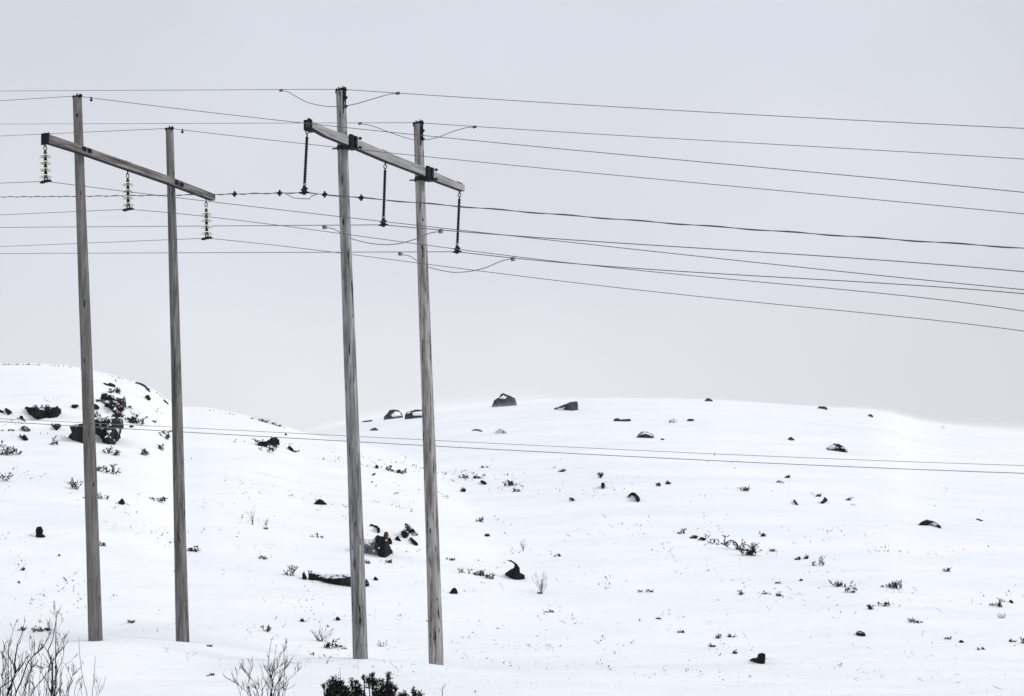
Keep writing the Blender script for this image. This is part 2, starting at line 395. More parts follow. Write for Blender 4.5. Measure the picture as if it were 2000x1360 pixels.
def pole(par, xt, yt, wt, xb, yb, wb, Z, wood, seed):
    rng = random.Random(seed)
    a = P(xb, yb, Z); b = P(xt, yt, Z); d = (a - b).normalized(); L = (b - a).length
    n = 40; sd = 28; mb = MB(); vs = []; fs = []
    sx = d.cross(Vector((0, 1, 0))).normalized(); sy = d.cross(sx)
    ph = [rng.uniform(0, 6.28) for _ in range(4)]
    for i in range(n + 1):
        t = -1.2 / L + (1 + 1.2 / L) * i / n
        r = (wb + (wt - wb) * t) * Z / F / 2
        c = a + (b - a) * t + sx * (0.012 * math.sin(3.1 * t + ph[0]) * math.sin(math.pi * max(t, 0)))
        for k in range(sd):
            w = 2 * math.pi * k / sd
            rr = r * (1 + 0.018 * math.sin(3 * w + ph[1] + 2 * t) + 0.012 * math.sin(5 * w + ph[2] - 5 * t) + 0.012 * math.sin(19 * t + ph[3]))
            vs.append(c + (sx * math.cos(w) + sy * math.sin(w)) * rr)
    for i in range(n):
        for k in range(sd): fs.append((i * sd + k, i * sd + (k + 1) % sd, (i + 1) * sd + (k + 1) % sd, (i + 1) * sd + k))
    fs.append(tuple(n * sd + k for k in range(sd)))
    mb.add(vs, fs)
    return mb.build('pole', wood, par, a, smooth=True), a, b, wt * Z / F / 2

def crossarm(par, c, prof, wood, half, under=None, name='crossarm'):
    """prof: (x, y_top, y_bottom) along the near face"""
    mb = MB(); vs = []; fs = []
    for x, y0, y1 in prof:
        t = on_arm(x, y0, c); b = on_arm(x, y1, c)
        vs += [t, b, b - AN * 2 * half, t - AN * 2 * half]
    for i in range(len(prof) - 1):
        for k in range(4): fs.append((i * 4 + k, i * 4 + (k + 1) % 4, (i + 1) * 4 + (k + 1) % 4, (i + 1) * 4 + k))
    m = (len(prof) - 1) * 4
    fs += [(3, 2, 1, 0), (m, m + 1, m + 2, m + 3)]
    mb.add(vs, fs); o0 = on_arm(prof[len(prof) // 2][0], prof[len(prof) // 2][2], c)
    o = mb.build(name, wood, par, o0)
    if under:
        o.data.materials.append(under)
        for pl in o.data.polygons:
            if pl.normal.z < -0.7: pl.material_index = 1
    bv = o.modifiers.new('bevel', 'BEVEL'); bv.width = 0.012; bv.segments = 2; bv.limit_method = 'ANGLE'
    return o

def top_clamp(po, p, r, big, wdir):
    """steel saddle with upright bolts on a pole top, carrying the earth wire"""
    a = wdir; b = UP.cross(a).normalized(); mb = MB()
    mb.box(p + UP * 0.028, a, b, UP, r * 1.3, 0.045, 0.018)
    mb.box(p + UP * 0.006, a, b, UP, r * 0.95, r * 0.5, 0.012)
    n = 5 if big else 3
    for i in range(n):
        q = p + a * (r * (-1.05 + 2.1 * i / (n - 1))) + UP * 0.025
        mb.tube([q - UP * 0.03, q + UP * (0.085 if i % 2 else 0.06) + a * 0.012 * (i - n / 2)], 0.016, 8)
        mb.box(q + UP * 0.028, a, b, UP, 0.026, 0.03, 0.014)
    for s in (-1, 1):
        mb.tube([p + a * s * r * 1.2 + UP * 0.04, p + a * s * r * 1.55 + UP * 0.03 - UP * (0.05 if big else 0.0)], [0.03, 0.016], 8)
    o = mb.build('top_clamp', M['steel'], po, p)
    mb = MB(); side = a if True else b
    for k in range(2):
        q = p + side * r * 0.92 - UP * (0.17 + 0.2 * k); mb.tube([q, q + side * 0.10], 0.022, 8); mb.box(q + side * 0.05, side, b, UP, 0.012, 0.032, 0.032)
    mb.box(p + side * r * 0.97 - UP * 0.28, side, b, UP, 0.012, 0.05, 0.26)
    if big: mb.build('side_bolts', M['steel'], po, p)
    return o

WR = Vector((1, -0.9, 0)).normalized()
# --- brown frame with glass insulator strings
Z1, Z2, Z3, Z4 = 73.5, 77.0, 71.0, 74.4
fr1 = root('power_pole_frame', P(187, 1251, Z1), 'H-shaped frame of two brown-grey wooden poles whose crossarm carries yellowish glass insulators', 'power pole', 'H-frame power poles of the two lines')
p1, a1, t1, r1 = pole(fr1, 151, 191.5, 17.5, 187, 1251, 28, Z1, _wood['a'], 1)
p2, a2, t2, r2 = pole(fr1, 331, 254.5, 15, 357, 1257, 26, Z2, _wood['b'], 2)
top_clamp(p1, t1, r1, False, WR); top_clamp(p2, t2, r2, False, WR)
C1 = arm_const(153, Z1 - 0.66)
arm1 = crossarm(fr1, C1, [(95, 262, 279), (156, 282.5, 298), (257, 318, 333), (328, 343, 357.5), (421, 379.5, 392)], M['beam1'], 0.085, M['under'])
mb = MB(); e = (on_arm(95, 262, C1) + on_arm(95, 281.5, C1)) / 2 - AN * 0.085 - AX * 0.022
mb.box(e, AX, AN, UP, 0.022, 0.10, 0.128); e2 = e + AX * 0.03; mb.box(e2 + UP * 0.13, AX, AN, UP, 0.05, 0.10, 0.008)
for k in (-1, 1): mb.tube([e + AX * 0.06 + AN * 0.05 * k + UP * 0.12, e + AX * 0.06 + AN * 0.05 * k + UP * 0.17], 0.014, 6)
mb.build('end_cap', M['steel'], arm1, e)
for px, py in ((164.5, 291), (174.5, 295), (345, 357), (354.5, 361)):
    q = on_arm(px, py, C1); mb = MB(); mb.box(q + AN * 0.008, AX, AN, UP, 0.075, 0.008, 0.05); mb.tube([q, q + AN * 0.05], 0.028, 8); mb.build('bolt_plate', M['steel'], arm1, q)
for px, py in ((257, 317.6), (405, 374)):
    q = on_arm(px, py, C1) - AN * 0.1; mb = MB()
    for k in (-1, 1): mb.tube([q + AX * 0.08 * k - UP * 0.05, q + AX * 0.08 * k + UP * 0.045], 0.014, 6)
    mb.box(q + UP * 0.006, AX, AN, UP, 0.13, 0.04, 0.008)
    mb.build('eye_bolt_nuts', M['steel'], arm1, q)
# --- pale frame with long black insulators
fr2 = root('power_pole_frame', P(704, 1286.5, Z3), 'H-shaped frame of two pale grey wooden poles whose crossarm carries long black insulators', 'power pole', 'H-frame power poles of the two lines')
p3, a3, t3, r3 = pole(fr2, 666, 178.5, 19, 704, 1286.5, 30, Z3, _wood['c'], 3)
p4, a4, t4, r4 = pole(fr2, 817, 243.5, 18, 852, 1303, 29, Z4, _wood['d'], 4)
top_clamp(p3, t3, r3, True, WR); top_clamp(p4, t4, r4, True, WR)
C2 = arm_const(671, Z3 - 0.64)
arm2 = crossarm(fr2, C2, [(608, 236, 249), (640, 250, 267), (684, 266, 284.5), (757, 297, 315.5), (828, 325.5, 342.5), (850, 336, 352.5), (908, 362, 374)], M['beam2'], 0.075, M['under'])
mb = MB(); e = (on_arm(608, 236, C2) + on_arm(608, 252, C2)) / 2 - AN * 0.075 - AX * 0.02
for sgn in (-1, 1):
    mb.box(e + UP * 0.097 * sgn, AX, AN, UP, 0.03, 0.095, 0.018); mb.box(e + AN * 0.082 * sgn, AX, AN, UP, 0.03, 0.014, 0.115)
mb.box(e - UP * 0.115 + AX * 0.09, AX, AN, UP, 0.13, 0.07, 0.014)
for k in (-1, 0.4): mb.tube([e + AX * (0.07 + 0.05 * k) + UP * 0.1, e + AX * (0.07 + 0.05 * k) + UP * 0.16], 0.02, 6)
ec = mb.build('end_cap', M['steel'], arm2, e)
mb = MB(); mb.box(e + AX * 0.004, AX, AN, UP, 0.012, 0.07, 0.079); mb.build('end_plate', M['green'], ec, e)
for px, py, w in ((757, 297, 0.1), (903, 359, 0.09)):
    q = on_arm(px, py, C2) - AN * 0.1; mb = MB(); mb.box(q + UP * 0.012, AX, AN, UP, w, 0.06, 0.014)
    for k in (-1, 1): mb.tube([q + AX * w * 0.6 * k, q + AX * w * 0.6 * k + UP * 0.055], 0.02, 6)
    mb.build('eye_bolt_nuts', M['steel'], arm2, q)
for (px, y0, y1, pc, r, yb, xb) in ((688.5, 263.5, 291.5, p3, r3, 289.5, 670), (838, 325, 353.5, p4, r4, 350.5, 821)):
    top = on_arm(px, y0, C2); bot = on_arm(px, y1, C2); c = (top + bot) / 2; hz = (top - bot).z / 2; mb = MB()
    hz *= 0.88; mb.box(c + AN * 0.03 - AX * 0.10, AX, AN, UP, 0.075, 0.03, hz); mb.box(c + AN * 0.03 + AX * 0.085, AX, AN, UP, 0.045, 0.03, hz)
    mb.box(c + AN * 0.012, AX, AN, UP, 0.15, 0.010, hz * 0.86)
    for k in (-1, 1):
        q = c + UP * (hz * 0.72 * k); mb.tube([q + AX * 0.16 + AN * 0.06 - AN * 0.55, q + AX * 0.16 + AN * 0.15 + AX * 0.02], 0.015, 6)
        mb.tube([q + AX * 0.02 + AN * 0.06 - AN * 0.6, q + AX * 0.02 + AN * 0.12], 0.018, 6)
        mb.box(q + AX * 0.16 + AN * 0.11, AX, AN, UP, 0.03, 0.014, 0.03)
    mb.box(c - UP * (hz + 0.014), AX, AN, UP, 0.12, 0.09, 0.012)
    mb.build('crossarm_bracket', M['steel'], fr2, c)
    bp = P(xb, yb, WORLD[pc.name].y); mb = MB(); rr = r * 1.16
    mb.lathe([(rr, -0.05), (rr + 0.012, -0.05), (rr + 0.012, 0.05), (rr, 0.05)], bp, UP, 24); mb.box(bp + AX * rr - UP * 0.0, AX, AN, UP, 0.05, 0.03, 0.05)
    mb.build('pole_band', M['steel'], pc, bp)

# ------------------------------------------------------------------ insulators (they hang from the arms)
def glass_string(label, ax, ay, bx, by, discs, c):
    top = on_arm(ax, ay, c) - AN * 0.085; bot = P(bx, by, top.y); d = (bot - top).normalized(); s = top.y / F
    r = root('insulator_string', top, label, 'insulator', 'glass insulator strings on the brown pole frame')
    def lv(y): return top + d * ((y - ay) * s)
    mb = MB()
    q = lv(ay + (discs[0] - ay) * 0.22)
    mb.tube([top + UP * 0.06, q], 0.016, 6); mb.torus(lv(ay + (discs[0] - ay) * 0.34), d, Vector((1, 0, 0)), 0.062, 0.032, 0.012)
    mb.build('shackle', M['steel'], r, top)
    for i, yd in enumerate(discs):
        q = lv(yd); mb = MB()
        mb.lathe([(0.0, -0.02), (0.05, -0.017), (0.098, -0.002), (0.128, 0.020), (0.138, 0.048), (0.132, 0.056), (0.121, 0.032), (0.092, 0.018), (0.088, 0.046), (0.082, 0.018), (0.060, 0.012), (0.056, 0.04), (0.05, 0.010), (0.02, 0.008), (0.0, 0.008)], q, d, 28)
        g = mb.build('disc', M['glass'], r, q, smooth=True)
        mb = MB(); mb.lathe([(0.018, -0.115), (0.030, -0.108), (0.038, -0.06), (0.047, -0.018), (0.0, -0.016)], q, d, 12)
        mb.tube([q + d * 0.01, q + d * 0.065], 0.014, 8)
        mb.build('metal_cap', M['rust'] if i == 0 else M['steel'], g, q)
    q = lv(discs[-1] + 6.2); mb = MB(); mb.torus(q, d, Vector((1, 0, 0)), 0.045, 0.035, 0.016); mb.tube([q + d * 0.03, bot], 0.022, 6)
    mb.box(bot, WR, WR.cross(UP), UP, 0.14, 0.03, 0.022)
    for k in (-1, 1):
        mb.box(bot + WR * 0.14 * k - UP * 0.012, WR, WR.cross(UP), UP, 0.04, 0.035, 0.014)
        for j in (0.05, 0.13): mb.tube([bot + WR * j * k - UP * 0.04, bot + WR * j * k + UP * 0.04], 0.013, 6)
    mb.build('wire_clamp', M['steel'], r, bot)
    return bot
g1 = glass_string('four-disc glass insulator string hung beside the black-capped end of the brown crossarm', 94, 281.5, 89.5, 354.5, (302.5, 315.5, 329, 342), C1)
g2 = glass_string('four-disc glass insulator string hung between the two brown-grey poles, mid-crossarm', 255, 335.5, 250.5, 409, (357.5, 371, 384, 397), C1)
g3 = glass_string('lowest four-disc glass insulator string, at the uncapped end of the brown crossarm', 408, 391, 404, 465.5, (415.5, 428, 440.5, 453), C1)

def rod_insulator(label, ax, ay, bx, by, s0, s1, c):
    top = on_arm(ax, ay, c) - AN * 0.075; bot = P(bx, by, top.y - 0.25); d = (bot - top).normalized(); L = (bot - top).length
    r = root('rod_insulator', top, label, 'insulator', 'long black insulators on the pale pole frame')
    def lv(y): return top + d * (L * (y - ay) / (by - ay))
    mb = MB(); q = lv(ay + 5); mb.torus(q, d, Vector((1, 0, 0)), 0.05, 0.034, 0.013); mb.tube([top + UP * 0.05, top + d * 0.02], 0.02, 6); mb.tube([lv(ay + 8), lv(s0)], [0.012, 0.02], 8)
    mb.build('shackle', M['steel'], r, top)
    l0, l1 = (lv(s0) - top).length, (lv(s1) - top).length; n = 17; prof = [(0.022, l0)]
    for i in range(n):
        h = l0 + (l1 - l0) * (i + 0.2) / n; st = (l1 - l0) / n
        prof += [(0.027, h), (0.038, h + st * 0.30), (0.037, h + st * 0.50), (0.027, h + st * 0.68)]
    prof.append((0.022, l1)); mb = MB(); mb.lathe(prof, top, d, 14); mb.build('shed_rod', M['rubber'], r, lv((s0 + s1) / 2))
    mb = MB(); q = lv(s1); mb.lathe([(0.018, 0), (0.040, 0.0), (0.042, 0.02), (0.028, 0.03), (0.026, 0.06), (0.012, 0.07)], q, d, 12); mb.build('end_fitting', M['galv'], r, q)
    mb = MB(); mb.tube([q + d * 0.05, bot - d * 0.06], 0.017, 8)
    mb.lathe([(0.03, -0.16), (0.048, -0.13), (0.044, -0.09), (0.06, -0.05), (0.052, 0.0), (0.05, 0.03), (0.02, 0.05)], bot, d, 10)
    for k in (-1, 1):
        mb.tube([bot + WR * 0.03 * k - d * 0.07, bot + WR * 0.10 * k - d * 0.085], [0.03, 0.02], 8); mb.tube([bot + WR * 0.03 * k, bot + WR * 0.15 * k - UP * 0.012 * k], [0.034, 0.016], 8)
    mb.build('wire_clamp', M['steel'], r, bot)
    return bot
q1 = rod_insulator('black rod insulator under the green-capped end of the pale crossarm, above a small armour loop', 606, 252, 594, 376.5, 267, 359, C2)
q2 = rod_insulator('black rod insulator hanging between the two pale poles, mid-crossarm', 758, 320, 748.5, 439.5, 332, 424, C2)
q3 = rod_insulator('lowest black rod insulator, under the bare outer end of the pale crossarm', 903, 375.5, 892.5, 492, 388, 475, C2)

# ------------------------------------------------------------------ wires
def line_pts(pc, xc, sl, keys, x0, x1, n):
    """a span: through clamp pc, heading with depth slope sl, its height read from keys (x, y)"""
    xs = [k[0] for k in keys]; ys = [k[1] for k in keys]
    co = np.polyfit(xs, ys, len(keys) - 1)
    pts = []
    for i in range(n + 1):
        x = x0 + (x1 - x0) * i / n; u = (x - 1000) / F
        Z = (pc.y - sl * pc.x) / (1 - sl * u)
        pts.append(P(x, float(np.polyval(co, x)), Z))
    return pts
def spans(pc, left, right, sl=-2.5, sr=-0.8):
    xc = 1000 + F * pc.x / pc.y; yc = HOR - F * (pc.z - EYE) / pc.y
    L = line_pts(pc, xc, sl, left + [(xc, yc)], -330, xc, 40); Rr = line_pts(pc, xc, sr, [(xc, yc)] + right, xc, 2600, 90)
    return L, Rr
SHARED = 'overhead wires of the two lines'
def wire(label, pc, left, right, sr, rad, m, cat='power line'):
    L, Rr = spans(pc, left, right, -2.5, sr); mb = MB(); mb.tube(L[:-1] + Rr, rad, 6)
    o = mb.build('overhead_wire', m, None, pc, smooth=True); tag(o, label, cat, SHARED); return L, Rr, o
tp = lambda t: t + UP * 0.045
RW = 0.0072
w_p3 = wire('topmost wire, resting on the higher pale pole top', tp(t3), [(0, 178)], [(1060, 200.3), (1500, 226), (2000, 251)], -0.8, RW, M['wire'])
w_p4 = wire('thin wire resting on the lower pale pole top', tp(t4), [(0, 242.5)], [(1000, 252), (1500, 281.5), (2000, 311)], -0.8, RW, M['wire'])
w_p1 = wire('thin wire resting on the higher brown-grey pole top', tp(t1), [(0, 197)], [(1000, 282), (1500, 328.5), (2000, 376)], -1.1, RW, M['wire'])
w_p2 = wire('thin wire resting on the lower brown-grey pole top', tp(t2), [(0, 266)], [(1000, 323), (1500, 370.5), (2000, 418)], -1.2, RW, M['wire'])
w_g1 = wire('wire clamped under the glass string at the black-capped arm end', g1, [(0, 358)], [(560, 411.5), (1000, 461), (1500, 515.5), (2000, 566)], -1.1, RW, M['wire'])
w_g2 = wire('wire clamped under the middle glass string', g2, [(0, 420)], [(640, 453), (1000, 500.5), (1500, 552.5), (2000, 608)], -1.1, RW, M['wire'])
w_g3 = wire('lowest wire of the glass strings, clamped under the one at the uncapped end', g3, [(0, 482)], [(660, 494), (1000, 537.5), (1500, 593), (2000, 647)], -1.1, RW, M['wire'])
w_q2 = wire('grey wire clamped under the middle black rod insulator', q2, [(0, 444.5)], [(1000, 460.5), (1500, 493.5), (2000, 531)], -0.8, 0.0105, M['alu'])
w_q3 = wire('grey wire clamped under the lowest black rod insulator', q3, [(0, 495.5)], [(1000, 504), (1500, 540.5), (2000, 574)], -0.8, 0.0105, M['alu'])
# small vibration dampers just past the brown pole tops
for (L, Rr, o), x in ((w_p1, 166), (w_p2, 346)):
    p = min(Rr, key=lambda v: abs(1000 + F * v.x / v.y - x)); mb = MB(); mb.tube([p + UP * 0.02, p - UP * 0.05], [0.02, 0.014], 8); mb.lathe([(0.012, -0.03), (0.03, -0.02), (0.03, 0.02), (0.012, 0.03)], p - UP * 0.055, WR, 10); mb.build('damper', M['steel'], o, p)
# the wire with a cable wound round it
tw = root('wrapped_wire', q1, 'thick wire with a second cable wound around it, clamped under the green-capped arm end', 'power line', SHARED)
L, Rr = spans(q1, [(0, 385), (300, 382)], [(1000, 412), (1500, 450.5), (2000, 485)], -2.5, -0.8)
allp = L[:-1] + Rr; mb = MB(); mb.tube(allp, 0.0092, 6); mb.build('conductor', M['wire'], tw, q1, smooth=True)
fine = []; acc = 0
for a, b in zip(allp[:-1], allp[1:]):
    k = max(2, int((b - a).length / 0.06))
    for i in range(k): fine.append(a.lerp(b, i / k))
hel = []
for i, p in enumerate(fine):
    t = (fine[min(i + 1, len(fine) - 1)] - fine[max(i - 1, 0)]).normalized(); a = t.cross(UP).normalized(); b = a.cross(t)
    if i: acc += (p - fine[i - 1]).length
    w = 2 * math.pi * acc / 1.9; hel.append(p + (a * math.cos(w) + b * math.sin(w)) * 0.016)
mb = MB(); mb.tube(hel, 0.0075, 5); mb.build('wound_cable', M['wire'], tw, q1, smooth=True)
def near(pts, x): return min(pts, key=lambda v: abs(1000 + F * v.x / v.y - x))
for x in (458, 547, 632, 706):
    p = near(fine, x); mb = MB()
    mb.lathe([(0.012, -0.075), (0.03, -0.06), (0.045, -0.02), (0.05, 0.0), (0.045, 0.02), (0.03, 0.06), (0.012, 0.075)], p, WR, 12); mb.tube([p - UP * 0.07, p + UP * 0.075], 0.02, 8); mb.build('cable_clamp', M['steel'], tw, p)
mb = MB(); pa, pb = near(fine, 556), near(fine, 621); pd = q1.y
mb.tube([pa, P(573, 387, pa.y * .6 + pd * .4), P(588, 388.3, pd), P(606, 388.8, pd), pb + (pb - pa) * -0.2 - UP * 0.06, pb], 0.011, 6); mb.build('armour_loop', M['galv'], tw, q1)

def smooth_path(pts, k=4):
    out = []
    n = len(pts)
    for i in range(n - 1):
        p0, p1, p2, p3 = pts[max(i - 1, 0)], pts[i], pts[i + 1], pts[min(i + 2, n - 1)]
        for j in range(k):
            t = j / k
            out.append(0.5 * ((2 * p1) + (p2 - p0) * t + (2 * p0 - 5 * p1 + 4 * p2 - p3) * t * t + (3 * p1 - p0 - 3 * p2 + p3) * t ** 3))
    out.append(pts[-1]); return out
def jumper(label, px, wl, wr, off, m, box, rad):
    za, zb = near(wl, px[0][0]).y, near(wr, px[-1][0]).y; x0, x1 = px[0][0], px[-1][0]; pts = []
    for x, y in px:
        t = (x - x0) / (x1 - x0); pts.append(P(x, y, za + (zb - za) * t + off * math.sin(math.pi * t)))
    j = root('jumper_loop', pts[0], label, 'jumper cable', 'slack jumper cables under the wires of the pale frame')
    mb = MB(); mb.tube(smooth_path(pts), rad, 6); mb.build('cable', m, j, pts[0], smooth=True)
    for p, w in ((pts[0], wl), (pts[-1], wr)):
        c = near(w, 1000 + F * p.x / p.y); c = Vector((p.x, c.y, (p.z + c.z) / 2)); mb = MB()
        if box:
            mb.box(c - UP * 0.015, WR, WR.cross(UP), UP, 0.05, 0.03, 0.048); k = mb.build('connector', M['galv'], j, c)
            mb = MB(); mb.tube([c - UP * 0.01 + WR.cross(UP) * 0.02, c - UP * 0.01 + WR.cross(UP) * 0.06], 0.018, 8); mb.build('bolt', M['steel'], k, c)
        else:
            mb.box(c, WR, WR.cross(UP), UP, 0.042, 0.022, 0.026); k = mb.build('connector', M['steel'], j, c)
            mb = MB(); mb.box(c + WR * 0.025 + WR.cross(UP) * 0.023, WR, WR.cross(UP), UP, 0.016, 0.004, 0.018); mb.build('clip', M['galv'], k, c)
jumper('slack cable drooping across the front of the highest pole', [(549, 178.3), (560, 178.8), (575, 187), (600, 200), (630, 207), (657, 208.5), (690, 204.5), (730, 193), (760, 184.5), (777, 183)], w_p3[0], w_p3[1], -2.2, M['wire'], False, 0.0085)
jumper('slack cable drooping behind the top of the lower pale pole', [(703, 242.6), (715, 243.5), (735, 249), (770, 262), (795, 270), (817, 274.5), (850, 270), (885, 257), (910, 250), (927, 248.5)], w_p4[0], w_p4[1], 1.2, M['wire'], False, 0.0085)
jumper('slack grey cable hanging below the middle black rod insulator', [(634, 445), (643, 445.5), (654, 448.5), (668, 457), (690, 467.5), (720, 475), (750, 478), (780, 476), (815, 466), (840, 455.5), (861, 452.5)], w_q2[0], w_q2[1], 0.3, M['alu'], True, 0.0105)
jumper('slack grey cable hanging below the lowest black rod insulator', [(782, 497.5), (792, 498.5), (803, 502), (820, 513), (840, 523), (870, 530), (890, 532.3), (920, 530), (950, 522.5), (980, 510), (1002, 505.5)], w_q3[0], w_q3[1], 0.3, M['alu'], True, 0.0105)
# the two thin wires low across the slope, behind all four poles
for lab, ks, r in (('upper of two thin wires strung low across the snow slope', [(-300, 805.5), (0, 818), (330, 832), (800, 860), (1150, 875.5), (1600, 895.5), (2000, 908), (2400, 919)], 0.0075),
                   ('lower of two thin wires strung low across the snow slope', [(-300, 809), (0, 822.5), (350, 844), (800, 869), (1150, 888.5), (1600, 909.5), (2000, 923.5), (2400, 936)], 0.0105)):
    co = np.polyfit([k[0] for k in ks], [k[1] for k in ks], 3); pts = [P(x, float(np.polyval(co, x)), 92 - (x + 300) * 0.0035) for x in np.linspace(-300, 2400, 70)]
    mb = MB(); mb.tube(pts, r, 6); tag(mb.build('overhead_wire', M['palewire'], None, pts[35], smooth=True), lab, 'power line', 'thin wires low across the slope')

# ------------------------------------------------------------------ rocks
def inside(poly, x, y):
    c = False; n = len(poly)
    for i in range(n):
        (x0, y0), (x1, y1) = poly[i], poly[i - 1]
        if (y0 > y) != (y1 > y) and x < (x1 - x0) * (y - y0) / (y1 - y0) + x0: c = not c
    return c
def edge_d(poly, x, y):
    b = 1e9; n = len(poly)
    for i in range(n):
        (x0, y0), (x1, y1) = poly[i], poly[i - 1]; dx, dy = x1 - x0, y1 - y0
        t = max(0, min(1, ((x - x0) * dx + (y - y0) * dy) / (dx * dx + dy * dy + 1e-9)))
        b = min(b, math.hypot(x - x0 - t * dx, y - y0 - t * dy))
    return b
def bottom_at(poly, x):
    b = None; n = len(poly)
    for i in range(n):
        (x0, y0), (x1, y1) = poly[i], poly[i - 1]
        if min(x0, x1) - 1e-6 <= x <= max(x0, x1) + 1e-6:
            y = max(y0, y1) if abs(x1 - x0) < 1e-6 else y0 + (y1 - y0) * (x - x0) / (x1 - x0)
            b = y if b is None or y > b else b
    return b
def rock(name, m, poly, label, group=None, bulge=0.42, stand=False, seed=0, depth=None, cat='rock', snow=()):
    rng = random.Random(hash((round(poly[0][0]), round(poly[0][1]))) % 9973 + seed)
    xs = [p[0] for p in poly]; ys = [p[1] for p in poly]
    w, h = max(xs) - min(xs), max(ys) - min(ys); cx = (min(xs) + max(xs)) / 2; yb = max(ys); xb = xs[ys.index(yb)]
    Y0 = depth if depth else at(xb, yb); s = Y0 / F
    # densify and roughen the outline
    st = max(1.2, min(w, h) / 12); pl = []
    n = len(poly)
    for i in range(n):
        (x0, y0), (x1, y1) = poly[i], poly[(i + 1) % n]; L = math.hypot(x1 - x0, y1 - y0); k = max(1, int(L / st))
        for j in range(k):
            t = j / k; a = st * 0.16 if j else 0
            pl.append((x0 + (x1 - x0) * t + rng.uniform(-a, a), y0 + (y1 - y0) * t + rng.uniform(-a, a)))
    pts = list(pl); nb = len(pl); g = st * 1.25
    yy = min(ys)
    while yy < yb:
        xx = min(xs)
        while xx < max(xs):
            px, py = xx + rng.uniform(-.3, .3) * g, yy + rng.uniform(-.3, .3) * g
            if inside(pl, px, py) and edge_d(pl, px, py) > g * 0.5: pts.append((px, py))
            xx += g
        yy += g
    v2, e2, f2, ov, oe, of = delaunay_2d_cdt([Vector(p) for p in pts], [(i, (i + 1) % nb) for i in range(nb)], [], 1, 1e-4)
    Rm = min(w, h) * 0.5; off = Vector((rng.uniform(0, 50), rng.uniform(0, 50), rng.uniform(0, 50)))
    front = []; back = []
    for v in v2:
        x, y = v.x, v.y; d = min(edge_d(pl, x, y), Rm); bo = bottom_at(pl, x); bo = y if bo is None else bo
        if stand: Yv = Y0
        else: Yv = max(Y0 - w * s * 0.9 - 2, min(Y0 + w * s * 0.9 + 2, at(x, bo)))
        sv = Yv / F
        prof = math.sqrt(max(0, 1 - (1 - d / Rm) ** 2)) if Rm > 0 else 0
        q = Vector((x * s, y * s, 0)) * (1.6 / max(Rm * s, 0.05)) * 0.5 + off
        fac = mnoise.cell(q * 1.3) * 0.25 + mnoise.noise(q * 1.1) * 0.35 + mnoise.noise(q * 2.7) * 0.18
        b = bulge * Rm * s * prof * (1 + fac)
        p = P(x, y, Yv)
        sink = 0.16 * max(0.0, 1 - (bo - y) / 2.0) if bo - y < 2.0 else 0.0
        dn = Vector((0, 0, -sink - (0.05 if stand and sink else 0)))
        front.append(p + Vector((0, -b, -0.06 * b)) + dn); back.append(p + Vector((0, max(b, 0.08) * 1.3, -0.05 * b)) + dn)
    nv = len(front); fs = []; cnt = {}
    for f in f2:
        f = tuple(f); fs.append(f); fs.append(tuple(i + nv for i in f[::-1]))
        for i in range(len(f)): e = (f[i], f[(i + 1) % len(f)]); cnt[e] = 1
    for (a, b) in list(cnt):
        if (b, a) not in cnt: fs.append((b, a, a + nv, b + nv))
    mb = MB(); mb.add(front + back, fs)
    o = mb.build(name, m, None, P(cx, yb, Y0)); tag(o, label, cat, group)
    for sp in snow: snow_patch(o, sp, [(v.x, v.y, front[i]) for i, v in enumerate(v2)], s)
    return o
def snow_patch(o, poly, ref, s):
    """snow plastered on the rock: a thin lump that follows its face"""
    xs = [p[0] for p in poly]; ys = [p[1] for p in poly]; g = max(0.7, min(max(xs) - min(xs), max(ys) - min(ys)) / 7); pl = []
    rng = random.Random(int(xs[0] * 31)); n = len(poly)
    for i in range(n):
        (x0, y0), (x1, y1) = poly[i], poly[(i + 1) % n]; k = max(1, int(math.hypot(x1 - x0, y1 - y0) / g))
        for j in range(k): t = j / k; pl.append((x0 + (x1 - x0) * t + rng.uniform(-.15, .15) * g * (j > 0), y0 + (y1 - y0) * t + rng.uniform(-.15, .15) * g * (j > 0)))
    pts = list(pl); nb = len(pl); yy = min(ys)
    while yy < max(ys):
        xx = min(xs)
        while xx < max(xs):
            if inside(pl, xx, yy) and edge_d(pl, xx, yy) > g * .5: pts.append((xx + rng.uniform(-.2, .2) * g, yy + rng.uniform(-.2, .2) * g))
            xx += g
        yy += g
    v2, e2, f2, _a, _b, _c = delaunay_2d_cdt([Vector(p) for p in pts], [(i, (i + 1) % nb) for i in range(nb)], [], 1, 1e-4)
    vs = []; bk = []
    for v in v2:
        nr = sorted(ref, key=lambda r: (r[0] - v.x) ** 2 + (r[1] - v.y) ** 2)[:4]; Yv = min(r[2].y for r in nr)
        d = min(edge_d(pl, v.x, v.y) / (3 * g), 1); q = P(v.x, v.y, Yv); vs.append(q + Vector((0, -0.03 - 0.10 * math.sqrt(d), 0))); bk.append(q + Vector((0, 0.06, 0)))
    nv = len(vs); fs = []; E = {}
    for f in f2:
        f = tuple(f); fs += [f, tuple(i + nv for i in f[::-1])]
        for i in range(len(f)): E[(f[i], f[(i + 1) % len(f)])] = 1
    for (a, b) in list(E):
        if (b, a) not in E: fs.append((b, a, a + nv, b + nv))
    mb = MB(); mb.add(vs + bk, fs); mb.build('snow_patch', M['snow'], o, WORLD[o.name])
